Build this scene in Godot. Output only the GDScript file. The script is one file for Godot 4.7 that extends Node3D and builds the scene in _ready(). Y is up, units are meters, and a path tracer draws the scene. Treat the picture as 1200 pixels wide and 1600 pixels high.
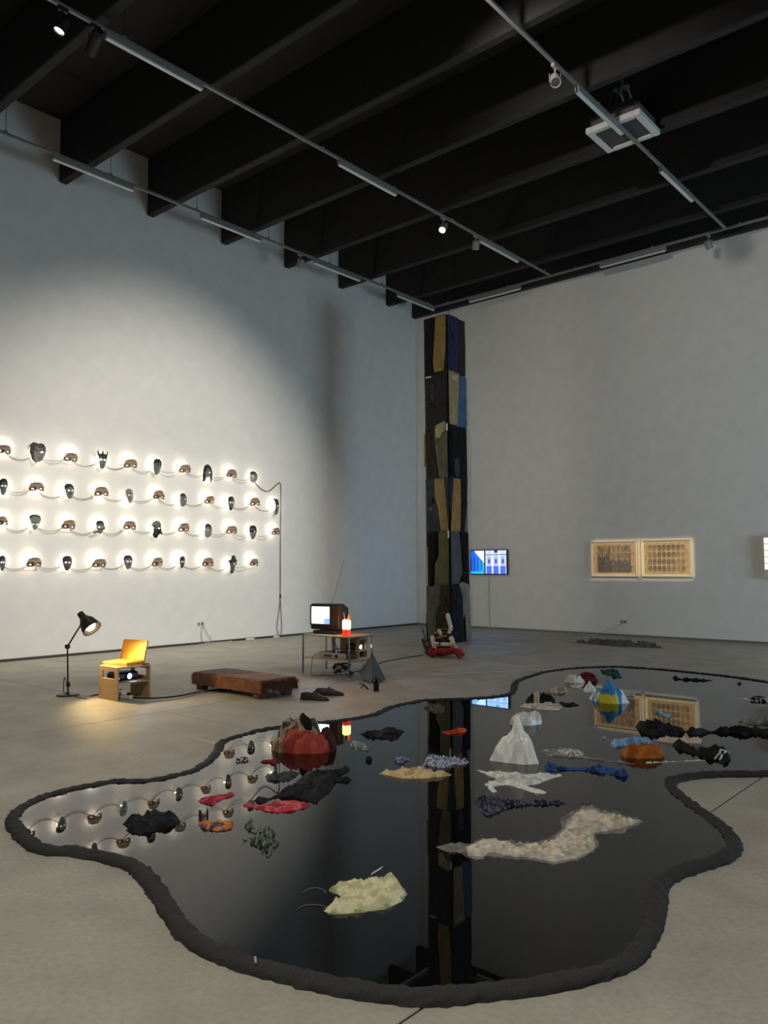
extends Node3D
# An exhibition hall: black pool with floating clothes, a tower of trousers, a wall of lit masks.

const RIM := [-4.646,-2.151,-4.349,-2.071,-4.139,-2.039,-4.020,-2.065,-3.936,-2.124,-3.790,-2.175,-3.659,-2.204,-3.525,-2.216,-3.379,-2.190,-3.224,-2.140,-3.037,-2.069,-2.859,-2.003,-2.724,-1.958,-2.573,-1.937,-2.424,-1.944,-2.286,-1.967,-2.157,-2.005,-2.024,-2.043,-1.903,-2.090,-1.796,-2.143,-1.693,-2.220,-1.583,-2.351,-1.485,-2.479,-1.392,-2.625,-1.333,-2.758,-1.306,-2.874,-1.314,-3.026,-1.354,-3.216,-1.424,-3.426,-1.486,-3.601,-1.497,-3.719,-1.469,-3.877,-1.413,-4.044,-1.379,-4.199,-1.393,-4.356,-1.454,-4.499,-1.546,-4.629,-1.679,-4.788,-1.827,-4.944,-1.981,-5.122,-2.092,-5.305,-2.118,-5.452,-2.059,-5.610,-1.943,-5.775,-1.678,-6.020,-1.491,-6.292,-1.411,-6.860,-1.514,-7.666,-1.766,-8.789,-2.235,-9.912,-2.617,-10.403,-2.926,-10.631,-3.274,-10.789,-3.626,-10.895,-3.976,-10.941,-4.344,-10.990,-4.703,-10.972,-5.043,-10.883,-5.291,-10.586,-5.468,-10.165,-5.524,-9.765,-5.454,-9.240,-5.359,-8.782,-5.188,-8.427,-4.981,-8.074,-4.868,-7.743,-4.946,-7.450,-5.113,-7.202,-5.248,-7.035,-5.361,-6.888,-5.375,-6.664,-5.378,-6.457,-5.356,-6.278,-5.287,-6.098,-5.230,-5.919,-5.222,-5.752,-5.241,-5.567,-5.315,-5.343,-5.431,-5.128,-5.468,-4.905,-5.496,-4.771,-5.488,-4.597,-5.452,-4.420,-5.409,-4.257,-5.344,-4.154,-5.172,-3.996,-4.998,-3.809,-4.859,-3.617,-4.784,-3.464,-4.764,-3.322,-4.778,-3.179,-4.834,-3.067,-4.934,-2.984,-4.975,-2.845,-4.996,-2.687,-4.972,-2.516,-4.912,-2.385,-4.822,-2.273]
const GARMENTS := [
	{n="shirt",l="black crumpled shirt floating by the pale narrow end of the pool",c="shirt",k=["14161c","1c2028","0e1014"],h=0.045,x=-3.996,z=-2.626,p=[-0.111,0.131,-0.149,0.058,-0.150,-0.003,-0.179,-0.090,-0.166,-0.166,-0.049,-0.159,-0.063,-0.195,-0.019,-0.184,0.063,-0.160,0.135,-0.129,0.144,-0.078,0.151,0.002,0.149,0.079,0.131,0.115,0.148,0.155,0.072,0.166,-0.028,0.180,-0.015,0.153,-0.063,0.126]},
	{n="scarf",l="small crimson scarf strip floating left of the black jacket",c="scarf",k=["9a3240","b04654","86283a"],h=0.02,x=-4.097,z=-3.161,p=[-0.055,0.118,-0.079,0.026,-0.061,-0.026,-0.047,-0.065,-0.019,-0.136,0.031,-0.135,0.037,-0.049,0.062,0.036,0.115,0.112,0.016,0.119]},
	{n="dress",l="long red soaked garment partly under the black jacket",c="dress",k=["a83a46","c05a62","8e2c3a"],h=0.025,x=-3.701,z=-3.292,p=[-0.220,0.118,-0.135,0.064,-0.055,0.045,-0.078,-0.104,-0.010,-0.161,0.095,-0.146,0.152,-0.179,0.180,-0.095,0.155,-0.008,0.121,0.084,0.027,0.116,-0.078,0.122,-0.153,0.143]},
	{n="jacket",l="black jacket floating spread out with arms stretched over red garment",c="jacket",k=["15161a","23242a","1b1c20"],h=0.055,x=-3.859,z=-3.724,p=[-0.071,0.424,-0.025,0.397,-0.004,0.347,-0.035,0.258,-0.043,0.156,-0.165,-0.019,-0.254,-0.196,-0.259,-0.307,-0.148,-0.330,-0.158,-0.463,-0.152,-0.553,-0.060,-0.474,-0.041,-0.328,-0.037,-0.283,0.007,-0.244,0.088,-0.331,0.147,-0.262,0.049,-0.200,0.170,-0.065,0.236,0.093,0.310,0.238,0.236,0.250,0.078,0.226,0.039,0.295,0.084,0.461,0.025,0.445,-0.017,0.463]},
	{n="sweater",l="dark grey green sleeve floating just behind the black jacket",c="sweater",k=["34383a","42474a","2a2e30"],h=0.03,x=-4.170,z=-3.755,p=[-0.109,0.064,-0.082,-0.018,-0.053,-0.106,0.014,-0.189,0.085,-0.045,0.107,0.063,0.021,0.073,0.018,0.159]},
	{n="coat",l="grey and tan patterned coat at the back of the tall clothes heap",c="0.75",k=["6f6a5e","9c8c6c","4a4a4c","2c2a2a"],h=0.2,x=-4.865,z=-4.584,p=[-0.126,0.142,-0.168,0.013,-0.115,-0.104,0.002,-0.154,0.108,-0.146,0.197,-0.036,0.116,0.099,-0.015,0.186],cf=9,dome=1},
	{n="pullover",l="dull red pullover at the front of the tall clothes heap",c="0.75",k=["8e3a30","a0483a","7a2e2a"],h=0.15,x=-4.628,z=-4.432,p=[-0.166,0.131,-0.190,0.020,-0.098,-0.102,0.025,-0.160,0.124,-0.154,0.185,-0.077,0.147,0.038,0.038,0.130,-0.066,0.174],dome=1},
	{n="hood",l="black hood lying on top of the tall clothes heap",c="0.75",k=["121214","1c1c20"],h=0.24,x=-4.824,z=-4.609,p=[-0.080,0.056,-0.089,-0.031,-0.028,-0.082,0.056,-0.058,0.100,0.021,0.041,0.093],dome=1},
	{n="blanket",l="dark maroon blanket at the far end of the tall clothes heap",c="0.75",k=["3a1c1c","2a1818","4a2624"],h=0.15,x=-4.555,z=-4.593,p=[-0.100,-0.000,-0.114,-0.102,-0.042,-0.116,0.070,-0.031,0.127,0.071,0.066,0.101,-0.007,0.077],dome=1},
	{n="bonnet",l="tan cloth lump at the near corner of the tall clothes heap",c="0.6",k=["8a7654","a08c68","6a5a42"],h=0.09,x=-4.795,z=-4.296,p=[-0.053,0.034,-0.081,-0.030,-0.038,-0.066,0.046,-0.032,0.089,0.034,0.037,0.061],dome=1},
	{n="sock",l="small dark red rag floating below the tall clothes heap",c="rag",k=["7c2424","5e1c20"],h=0.025,x=-4.580,z=-3.994,p=[-0.034,0.079,-0.043,0.043,-0.066,-0.066,-0.016,-0.108,0.112,0.006,0.047,0.045],sub=0.3},
	{n="rag",l="scattered black and white rag shreds near the rim bend",c="rag",k=["141414","1c1c1c","d8d4cc"],h=0.022,x=-4.776,z=-3.963,p=[-0.063,0.101,-0.020,0.049,-0.005,-0.043,-0.066,-0.157,-0.051,-0.169,0.037,-0.027,0.113,0.100,0.056,0.147],sub=0.75,cf=60},
	{n="child_shirt",l="blue and orange patterned shirt floating beside green shreds",c="shirt",k=["4a5478","b8682c","c8782e","38405e"],h=0.028,x=-3.684,z=-2.835,p=[-0.109,0.066,-0.092,0.014,-0.073,-0.016,-0.059,-0.058,-0.008,-0.086,0.033,-0.113,0.107,-0.044,0.112,0.021,0.097,0.062,0.031,0.076,-0.039,0.079],cf=8},
	{n="camouflage_net",l="green camouflage fabric breaking the surface in many shreds",c="fabric",k=["2c3430","46524a","747c6c","1e2422"],h=0.04,x=-3.367,z=-2.858,p=[-0.295,-0.080,-0.261,-0.125,-0.253,-0.193,-0.148,-0.160,-0.112,-0.093,-0.007,-0.149,0.150,-0.050,0.215,0.005,0.324,0.162,0.306,0.232,0.221,0.168,0.099,0.103,-0.027,0.122,-0.066,0.069,-0.034,0.009,-0.113,-0.021],sub=0.62,cf=38,ff=24},
	{n="plastic_bag",l="yellow green mesh laundry bag with two string ties floating in front",c="bag",k=["bcb998","c6c3a2","b0ae8c","a4a682"],h=0.045,x=-2.428,z=-2.662,p=[-0.155,0.085,-0.190,-0.034,-0.127,-0.073,-0.049,-0.179,-0.095,-0.268,-0.022,-0.272,0.082,-0.196,0.156,-0.143,0.190,-0.075,0.190,0.051,0.143,0.131,0.085,0.196,0.052,0.245,-0.028,0.236,-0.045,0.135,-0.066,0.082,-0.122,0.080],cf=10,ff=13,hem="7c8062"},
	{n="trousers",l="black trousers floating near the far rim beside the flame reflection",c="trousers",k=["121318","1a1b20"],h=0.04,x=-4.557,z=-5.252,p=[-0.192,0.128,-0.136,-0.016,-0.126,-0.279,0.008,-0.243,0.083,-0.240,0.154,-0.092,0.245,0.127,0.116,0.139,-0.016,0.216,-0.023,0.127,-0.114,0.132]},
	{n="clear_bag",l="clear crumpled plastic bag with green tint beside black trousers",c="bag",k=["9ab0a8","c8d4d0","6a8078"],h=0.03,x=-4.341,z=-4.807,p=[-0.242,-0.030,-0.205,-0.075,-0.084,-0.082,0.087,-0.044,0.184,-0.056,0.218,0.030,0.127,0.077,0.006,0.093,-0.090,0.086],sub=0.3,clear=0.35},
	{n="tulle",l="dark sheer tulle floating at the far rim near the column reflection",c="fabric",k=["2a2828","3a3836","343230","6a6866"],h=0.03,x=-4.941,z=-6.511,p=[-0.185,0.032,-0.207,-0.146,-0.118,-0.270,0.041,-0.155,0.246,0.136,0.220,0.245,0.003,0.158],sub=0.55,cf=50},
	{n="orange_rag",l="orange red crumpled rag floating over the column reflection",c="rag",k=["a84026","c05030","903420"],h=0.035,x=-4.151,z=-5.746,p=[-0.105,0.072,-0.047,0.067,-0.019,-0.008,-0.023,-0.149,0.056,-0.134,0.086,-0.052,0.064,0.070,-0.012,0.133]},
	{n="blouse",l="blue and white speckled blouse floating behind the beige cloth",c="blouse",k=["3a4668","8e98b0","c0c6d2","2a3450"],h=0.05,x=-3.564,z=-4.792,p=[-0.205,-0.046,-0.117,-0.120,-0.004,-0.161,0.133,-0.163,0.162,-0.088,0.113,0.002,0.094,0.162,0.008,0.139,-0.067,0.177,-0.117,0.098],cf=90,ff=40},
	{n="blue_scrap",l="small blue speckled scrap floating beside the speckled blouse",c="scrap",k=["3a4668","8e98b0","2a3450"],h=0.03,x=-3.831,z=-4.641,p=[-0.041,0.054,-0.052,-0.018,-0.001,-0.092,0.036,-0.061,0.049,0.030,0.011,0.087],cf=90,sub=0.35},
	{n="beige_cloth",l="flat beige cloth floating across the column reflection",c="cloth",k=["b8a078","c8b48c","a48c66"],h=0.045,x=-3.521,z=-4.424,p=[-0.219,0.180,-0.200,0.114,-0.158,0.025,-0.203,-0.057,-0.095,-0.099,0.013,-0.166,0.105,-0.103,0.170,-0.150,0.232,-0.154,0.215,-0.073,0.161,0.015,0.082,0.124,-0.001,0.172,-0.104,0.172]},
	{n="black_sock",l="tiny black sock floating alone left of the speckled scrap",c="sock",k=["101010","1a1a1c"],h=0.03,x=-4.029,z=-4.498,p=[-0.028,0.016,-0.022,-0.020,-0.000,-0.039,0.029,-0.006,0.022,0.050]},
	{n="crumpled_bag",l="white crumpled plastic bag lump behind the standing white bag",c="0.6",k=["cfd2d2","e2e4e2","b8bcbc"],h=0.11,x=-3.860,z=-6.474,p=[-0.103,0.135,-0.123,0.059,-0.088,-0.018,-0.024,-0.071,0.030,-0.140,0.092,-0.120,0.121,-0.050,0.085,0.071,0.010,0.133],dome=1,plastic=1},
	{n="standing_bag",l="tall white plastic bag standing upright in the black water",c="bag",k=["dde0e0","eceeec","cdd2d2"],h=0.1,x=-3.199,z=-5.207,p=[-0.157,0.138,-0.120,0.003,-0.085,-0.187,0.067,-0.154,0.192,-0.003,0.120,0.082,-0.017,0.122],peak=[0.007,0.001,0.33],plastic=1},
	{n="white_leggings",l="white plastic glove shaped sheet with long limbs floating",c="plastic sheet",k=["c8cac6","dcdeda","b2b6b2"],h=0.04,x=-2.877,z=-4.681,p=[-0.433,-0.107,-0.407,-0.114,-0.300,-0.102,-0.203,-0.138,-0.122,-0.171,-0.022,-0.244,-0.002,-0.306,0.073,-0.301,0.131,-0.386,0.168,-0.338,0.152,-0.259,0.149,-0.101,0.134,-0.001,0.110,0.030,0.214,0.072,0.272,0.056,0.299,0.088,0.287,0.145,0.227,0.158,0.124,0.142,0.001,0.106,-0.042,0.169,-0.045,0.198,0.031,0.261,0.038,0.308,-0.013,0.311,-0.103,0.223,-0.170,0.179,-0.135,0.117,-0.149,0.026,-0.261,-0.019],plastic=1},
	{n="sequin_shawl",l="dark navy sequinned shawl trailing to the right below white sheet",c="shawl",k=["16182a","26283a","5a5c70","101118"],h=0.05,x=-2.565,z=-4.286,p=[-0.282,0.163,-0.303,0.103,-0.234,0.099,-0.186,0.019,-0.128,0.028,-0.068,-0.007,-0.008,-0.057,0.053,-0.111,0.112,-0.174,0.216,-0.208,0.294,-0.304,0.327,-0.297,0.230,-0.181,0.186,-0.153,0.102,-0.082,0.021,-0.006,-0.039,0.078,-0.038,0.171,-0.037,0.271,-0.063,0.356,-0.155,0.291],cf=120,ff=60},
	{n="translucent_bag",l="long translucent plastic bag full of cream rags in the foreground",c="bag",k=["b0aca2","c8c4b8","8e8a80"],h=0.03,x=-2.169,z=-3.882,p=[-0.399,0.548,-0.359,0.453,-0.284,0.371,-0.297,0.264,-0.195,0.217,-0.063,0.204,-0.010,0.140,-0.009,0.021,-0.036,-0.133,-0.135,-0.303,-0.132,-0.472,-0.125,-0.603,-0.046,-0.644,0.039,-0.568,0.073,-0.621,0.155,-0.570,0.236,-0.593,0.275,-0.568,0.288,-0.469,0.265,-0.370,0.300,-0.292,0.181,-0.173,0.263,-0.047,0.290,0.075,0.279,0.239,0.211,0.379,0.109,0.383,0.009,0.450,-0.095,0.479,-0.062,0.527,-0.192,0.569,-0.220,0.541,-0.312,0.566],clear=0.3,ff=10},
	{n="cream_rags",l="cream and pale blue rags bunched inside the long translucent bag",c="rags",k=["c4baa2","cec4b0","a89e8a","bcc6ca","c2b098","988c78"],h=0.036,x=-2.135,z=-3.918,p=[-0.308,0.467,-0.301,0.409,-0.304,0.321,-0.216,0.286,-0.088,0.280,-0.023,0.212,-0.016,0.078,-0.045,-0.087,-0.121,-0.258,-0.136,-0.402,-0.134,-0.518,-0.064,-0.559,0.022,-0.487,0.062,-0.536,0.139,-0.492,0.210,-0.521,0.233,-0.502,0.222,-0.406,0.187,-0.278,0.123,-0.157,0.165,-0.069,0.228,0.039,0.239,0.125,0.227,0.251,0.160,0.385,0.059,0.393,-0.031,0.446,-0.142,0.459,-0.125,0.548,-0.224,0.575],cf=16,ff=12},
	{n="vest",l="white crumpled vest below the black doll like bundle",c="vest",k=["c4c0b6","d8d4ca","aaa69c"],h=0.04,x=-4.174,z=-7.324,p=[-0.241,0.135,-0.110,-0.013,-0.090,-0.162,0.011,-0.215,0.165,-0.127,0.232,0.077,0.106,0.140,-0.073,0.165],ff=30},
	{n="black_bundle",l="black fabric bundle at the far rim with a beige lump",c="0.6",k=["101012","18181a"],h=0.08,x=-4.359,z=-7.620,p=[-0.128,0.118,-0.121,-0.016,-0.047,-0.077,0.017,-0.129,0.117,-0.085,0.149,0.014,0.012,0.173],dome=1},
	{n="beige_lump",l="small beige rag lump resting on the black fabric bundle",c="0.6",k=["a89878","b8a888"],h=0.115,x=-4.362,z=-7.523,p=[-0.063,-0.019,-0.040,-0.086,0.034,-0.037,0.061,0.064,0.008,0.077],dome=1},
	{n="black_strip",l="long flat black strip of cloth right of the black bundle",c="strip",k=["121214","1c1c20"],h=0.02,x=-4.028,z=-7.619,p=[-0.180,-0.050,0.002,-0.100,0.104,-0.050,0.093,0.076,-0.019,0.125]},
	{n="cream_rag",l="cream crumpled rag near the bend of the far rim",c="rag",k=["b4aa98","ccc4b4","8c8478"],h=0.05,x=-4.575,z=-8.349,p=[-0.087,0.130,-0.102,-0.045,-0.023,-0.174,0.082,-0.132,0.154,0.052,-0.024,0.169],ff=40},
	{n="white_rag",l="white crumpled rag beside a dark red rag at the far rim",c="0.6",k=["c8c6c0","dcdad4"],h=0.075,x=-4.766,z=-9.151,p=[-0.094,0.107,-0.075,-0.082,0.006,-0.104,0.126,-0.030,0.038,0.110],dome=1},
	{n="dark_red_rag",l="dark red rag mound floating at the far rim",c="0.6",k=["5a1a1a","6a2222","481416"],h=0.085,x=-4.718,z=-9.364,p=[-0.108,0.056,-0.085,-0.097,0.006,-0.127,0.136,-0.056,0.082,0.097,-0.033,0.127],dome=1},
	{n="white_scrap",l="small white and pink scraps floating below white rag",c="scrap",k=["c4c0ba","d8d4ce","b89088"],h=0.025,x=-4.577,z=-8.856,p=[-0.107,0.013,-0.013,-0.034,-0.009,-0.175,0.041,-0.109,0.106,0.167,-0.017,0.138],sub=0.35,cf=40},
	{n="dome_bag",l="small white plastic bag dome beside the blue and yellow bag",c="0.6",k=["ced0d0","e0e2e0"],h=0.06,x=-4.288,z=-8.588,p=[-0.058,0.048,-0.060,-0.100,0.048,-0.076,0.078,0.028,-0.008,0.099],peak=[-0.001,0.002,0.13],plastic=1},
	{n="teal_fabric",l="teal fabric shreds breaking the surface at the far rim",c="fabric",k=["1e4a4c","2a6062","163a3c"],h=0.03,x=-4.732,z=-10.155,p=[-0.337,-0.273,-0.203,-0.391,-0.085,-0.397,0.139,0.019,0.311,0.305,0.267,0.417,0.062,0.275,-0.155,0.046],sub=0.6,ff=20},
	{n="supermarket_bag",l="blue white and yellow plastic bag bulging from the water",c="0.6",k=["1f78b8","2a8acc","dfe6ea"],h=0.05,x=-3.827,z=-8.122,p=[-0.232,0.031,-0.169,-0.054,-0.100,-0.144,0.029,-0.151,0.145,-0.086,0.235,0.008,0.133,0.187,-0.041,0.209],peak=[0.014,0.053,0.23],plastic=1,stripes=1},
	{n="grey_scrap",l="pale grey scrap floating right of the blue and yellow bag",c="scrap",k=["9a9894","b4b2ae"],h=0.03,x=-3.826,z=-8.619,p=[-0.129,-0.091,0.043,-0.085,0.090,0.049,-0.005,0.127]},
	{n="navy_jacket",l="large navy black jacket floating over the framed picture reflection",c="jacket",k=["14171e","1c2028","0f1116"],h=0.09,x=-2.827,z=-6.939,p=[-0.242,-0.051,-0.192,-0.059,-0.137,-0.183,-0.057,-0.173,0.069,-0.088,0.211,-0.082,0.230,-0.046,0.220,0.133,0.083,0.246,-0.029,0.204,-0.155,0.097]},
	{n="black_roll",l="long twisted black cloth roll reaching out to the right",c="cloth roll",k=["121214","1c1b1d","27262a"],h=0.07,x=-2.304,z=-7.224,p=[-0.348,0.180,-0.269,0.155,-0.207,0.097,-0.142,0.081,-0.099,-0.033,0.022,-0.161,0.143,-0.253,0.231,-0.257,0.277,-0.375,0.320,-0.168,0.279,-0.077,0.144,-0.066,0.157,0.117,0.064,-0.023,-0.037,0.026,-0.133,0.141,-0.173,0.259,-0.229,0.356]},
	{n="blue_plastic",l="light blue plastic sheet crumpled beside the orange cloth",c="plastic sheet",k=["6f9cc0","8cb4d4","5a86ac"],h=0.045,x=-2.858,z=-6.286,p=[-0.237,-0.031,-0.184,-0.100,-0.030,0.015,0.035,-0.135,0.142,-0.273,0.226,-0.085,0.131,0.084,0.043,0.246,-0.060,0.198,-0.065,0.081],plastic=1,sub=0.2},
	{n="orange_cloth",l="rust orange cloth mound floating below light blue plastic",c="0.6",k=["96561e","aa6a2a","824818"],h=0.085,x=-2.544,z=-5.934,p=[-0.135,0.088,-0.128,0.001,-0.043,-0.086,0.057,-0.137,0.136,-0.106,0.137,-0.011,0.037,0.103,-0.062,0.148],dome=1},
	{n="towel_roll",l="white and beige rolled towel floating below the navy jacket",c="towel",k=["b4b0a8","c8b49c","d0ccc4"],h=0.05,x=-2.499,z=-6.618,p=[-0.179,0.115,-0.162,0.040,-0.018,-0.018,0.043,-0.093,0.117,-0.148,0.154,-0.023,0.096,0.010,-0.051,0.117]},
	{n="track_jacket",l="black track jacket with two white stripes on its cuff",c="jacket",k=["0f0f12","18181c","1e1e22"],h=0.07,x=-2.209,z=-6.291,p=[-0.319,-0.167,-0.230,-0.187,-0.159,-0.178,-0.064,-0.051,0.040,-0.124,0.115,-0.187,0.183,-0.065,0.237,0.065,0.217,0.207,0.199,0.271,0.133,0.139,0.014,0.200,0.057,0.070,-0.015,0.089,-0.143,-0.020,-0.267,-0.061],cuff=1},
	{n="blue_cloth",l="dark blue satin cloth twisted beside white plastic sheet",c="cloth",k=["1c3a6a","28508a","142c52"],h=0.045,x=-2.668,z=-5.242,p=[-0.305,0.052,-0.192,-0.010,-0.139,0.033,-0.033,-0.079,0.138,-0.178,0.255,-0.138,0.308,-0.080,0.273,-0.005,0.145,-0.010,0.008,0.003,-0.118,0.073,-0.123,0.147,-0.218,0.192]},
	{n="clear_sleeve",l="clear flattened plastic sleeve floating above the blue cloth",c="plastic sleeve",k=["7a7a7c","8a8889"],h=0.02,x=-2.871,z=-5.620,p=[-0.370,0.030,-0.311,-0.106,-0.141,-0.161,0.030,-0.013,0.236,-0.029,0.419,-0.080,0.426,0.003,0.236,0.036,0.010,0.072,-0.210,0.137,-0.324,0.110],clear=0.6},
	{n="dotted_cloth",l="black and white dotted cloth lying on the clear plastic sleeve",c="cloth",k=["1c1c1c","c8c6c4","e0deda","3a3a3a"],h=0.03,x=-2.991,z=-5.640,p=[-0.120,0.073,-0.142,-0.058,-0.036,-0.117,0.102,-0.057,0.138,0.046,0.058,0.113],cf=170},
	{n="white_strip",l="thin pale strip stretched below the track jacket",c="strip",k=["b0b0ac","c4c4c0"],h=0.012,x=-2.298,z=-5.893,p=[-0.155,0.144,-0.040,0.026,0.170,-0.220,0.182,-0.187,-0.030,0.052,-0.128,0.185]},
	{n="white_sheet",l="white and black cloth floating at the right frame edge",c="cloth",k=["c8c8c6","16181a","d8d8d6"],h=0.035,x=-2.637,z=-9.169,p=[-0.236,-0.055,-0.106,0.000,0.071,-0.129,0.136,-0.127,0.190,0.077,0.036,0.136,-0.091,0.098],cf=9},
	{n="grey_plastic",l="grey clear plastic floating above the long black roll",c="plastic sheet",k=["8a8884","b0aeac","6a6866"],h=0.03,x=-2.285,z=-7.899,p=[-0.191,0.064,-0.144,-0.006,0.052,-0.169,0.125,-0.147,0.181,0.069,-0.024,0.190],clear=0.5,ff=20},
	{n="far_black_strip",l="thin black strip floating along the far right rim",c="strip",k=["0e0e0e","161616"],h=0.035,x=-3.764,z=-10.254,p=[-0.233,-0.019,-0.172,-0.077,-0.093,0.026,0.053,-0.017,0.284,-0.126,0.205,0.033,0.081,0.062,-0.123,0.118]},
	{n="black_crumb",l="small black scrap floating off the end of the far strip",c="scrap",k=["0e0e0e","161616"],h=0.03,x=-3.155,z=-10.271,p=[-0.039,-0.001,-0.011,-0.029,0.020,-0.050,0.030,0.080]},
	{n="sky_blue_scrap",l="sky blue and white scrap over the framed picture reflection",c="scrap",k=["6aa0b8","a8c4cc","4c8098"],h=0.03,x=-3.085,z=-7.713,p=[-0.144,-0.070,-0.126,-0.219,0.034,0.026,0.123,0.031,0.129,0.174,-0.015,0.059],sub=0.35,cf=30},
	{n="pink_scrap",l="little pinkish scrap floating behind the blue and yellow bag",c="scrap",k=["b8a09a","c8b8b4"],h=0.02,x=-4.343,z=-8.938,p=[-0.080,-0.052,-0.006,-0.102,0.086,0.074,0.000,0.080],sub=0.2}
]
const MASKS := [ # row, z, y, width, height, style, label
	[1,-5.534,3.327,0.178,0.122,"b","tan half mask in top row left of the big curly haired face"],
	[1,-6.078,3.308,0.254,0.366,"curly","grey printed face mask, big curly haired, in the top row"],
	[1,-6.629,3.317,0.214,0.130,"b","tan half mask in top row between big curly haired and crowned faces"],
	[1,-7.207,3.315,0.192,0.323,"crown","grey printed face mask, crowned, in the top row"],
	[1,-7.752,3.313,0.216,0.138,"b","tan half mask in top row between crowned and slick haired faces"],
	[1,-8.290,3.299,0.202,0.295,"short","grey printed face mask, slick haired, in the top row"],
	[1,-8.897,3.327,0.215,0.134,"b","tan half mask in top row between slick haired and long haired faces"],
	[1,-9.419,3.272,0.226,0.350,"long","grey printed face mask, long haired, in the top row"],
	[1,-10.001,3.324,0.216,0.141,"b","tan half mask in top row between long haired and small side-parted faces"],
	[1,-10.567,3.299,0.185,0.237,"short2","grey printed face mask, small side-parted, in the top row"],
	[2,-5.541,2.729,0.128,0.262,"plain2","grey printed face mask, edge cropped, in the second row"],
	[2,-6.061,2.762,0.210,0.125,"b","tan half mask in second row between edge cropped and moustached faces"],
	[2,-6.617,2.728,0.191,0.258,"moustache","grey printed face mask, moustached, in the second row"],
	[2,-7.196,2.763,0.227,0.144,"b","tan half mask in second row between moustached and bald faces"],
	[2,-7.739,2.724,0.178,0.262,"bald","grey printed face mask, bald, in the second row"],
	[2,-8.335,2.779,0.203,0.141,"b","tan half mask in second row between bald and narrow turned faces"],
	[2,-8.870,2.726,0.157,0.254,"narrow","grey printed face mask, narrow turned, in the second row"],
	[2,-9.465,2.775,0.212,0.137,"b","tan half mask in second row between narrow turned and quiffed bearded faces"],
	[2,-9.992,2.728,0.175,0.281,"beard","grey printed face mask, quiffed bearded, in the second row"],
	[2,-10.598,2.787,0.219,0.145,"b","tan half mask in second row between quiffed bearded and tall capped faces"],
	[2,-11.178,2.727,0.195,0.337,"cap","grey printed face mask, tall capped, in the second row"],
	[3,-5.537,2.185,0.138,0.120,"b","tan half mask in third row left of the high foreheaded face"],
	[3,-6.056,2.186,0.189,0.258,"forehead","grey printed face mask, high foreheaded, in the third row"],
	[3,-6.619,2.184,0.212,0.139,"b","tan half mask in third row between high foreheaded and hand covered faces"],
	[3,-7.186,2.154,0.167,0.231,"hand","grey printed face mask, hand covered, in the third row"],
	[3,-7.756,2.208,0.203,0.136,"b","tan half mask in third row between hand covered and helmeted dark bearded faces"],
	[3,-8.312,2.152,0.228,0.316,"helmet","grey printed face mask, helmeted dark bearded, in the third row"],
	[3,-8.888,2.214,0.214,0.145,"b","tan half mask in third row between helmeted dark bearded and pale short haired faces"],
	[3,-9.446,2.166,0.181,0.273,"short2","grey printed face mask, pale short haired, in the third row"],
	[3,-10.015,2.209,0.215,0.140,"b","tan half mask in third row between pale short haired and dark blindfolded faces"],
	[3,-10.562,2.169,0.184,0.287,"band","grey printed face mask, dark blindfolded, in the third row"],
	[3,-11.164,2.215,0.204,0.134,"b","tan half mask in third row right of the dark blindfolded face"],
	[4,-5.556,1.535,0.108,0.239,"plain2","grey printed face mask, dark edge cropped, in the bottom row"],
	[4,-6.049,1.552,0.219,0.134,"b","tan half mask in bottom row between dark edge cropped and bright eyed black haired faces"],
	[4,-6.609,1.537,0.178,0.244,"dark","grey printed face mask, bright eyed black haired, in the bottom row"],
	[4,-7.188,1.554,0.214,0.132,"b","tan half mask in bottom row between bright eyed black haired and grey haired moustached faces"],
	[4,-7.738,1.556,0.176,0.249,"moustache","grey printed face mask, grey haired moustached, in the bottom row"],
	[4,-8.323,1.570,0.215,0.140,"b","tan half mask in bottom row between grey haired moustached and slim black haired faces"],
	[4,-8.861,1.560,0.149,0.228,"dark","grey printed face mask, slim black haired, in the bottom row"],
	[4,-9.448,1.566,0.218,0.148,"b","tan half mask in bottom row between slim black haired and hat wearing long bearded faces"],
	[4,-10.031,1.517,0.254,0.368,"hat","grey printed face mask, hat wearing long bearded, in the bottom row"],
	[4,-10.585,1.564,0.209,0.130,"b","tan half mask in bottom row right of the hat wearing long bearded face"]
]


const WALL_X := -12.72     # inner face of the long left wall
const WALL_Z := -16.04     # inner face of the back wall
const EAST_X := 5.2
const SOUTH_Z := 6.0
const CEIL_Y := 9.07
const BEAM_Y := 7.97
const TRACK_Y := 7.86
const WATER_Y := 0.022

var M := {}
var taken := {}
var noise := FastNoiseLite.new()
var fine := FastNoiseLite.new()
var soft := FastNoiseLite.new()
var rng := RandomNumberGenerator.new()

# ------------------------------------------------------------------ helpers
func hexc(s: String) -> Color:
	return Color.html("#" + s)

func mat(key: String, col: Color, rough := 0.8, metal := 0.0, spec := 0.5) -> StandardMaterial3D:
	if M.has(key):
		return M[key]
	var m := StandardMaterial3D.new()
	m.resource_name = key
	m.albedo_color = col
	m.roughness = rough
	m.metallic = metal
	m.metallic_specular = spec
	M[key] = m
	return m

func vmat(key: String, rough := 0.85, spec := 0.4, alpha := 1.0, sheen := 0.0) -> StandardMaterial3D:
	if M.has(key):
		return M[key]
	var m := mat(key, Color(1, 1, 1, alpha), rough, 0.0, spec)
	m.vertex_color_use_as_albedo = true
	m.cull_mode = BaseMaterial3D.CULL_DISABLED
	if alpha < 1.0:
		m.transparency = BaseMaterial3D.TRANSPARENCY_ALPHA
	if sheen > 0.0:
		m.rim_enabled = true
		m.rim = sheen
	return m

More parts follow.
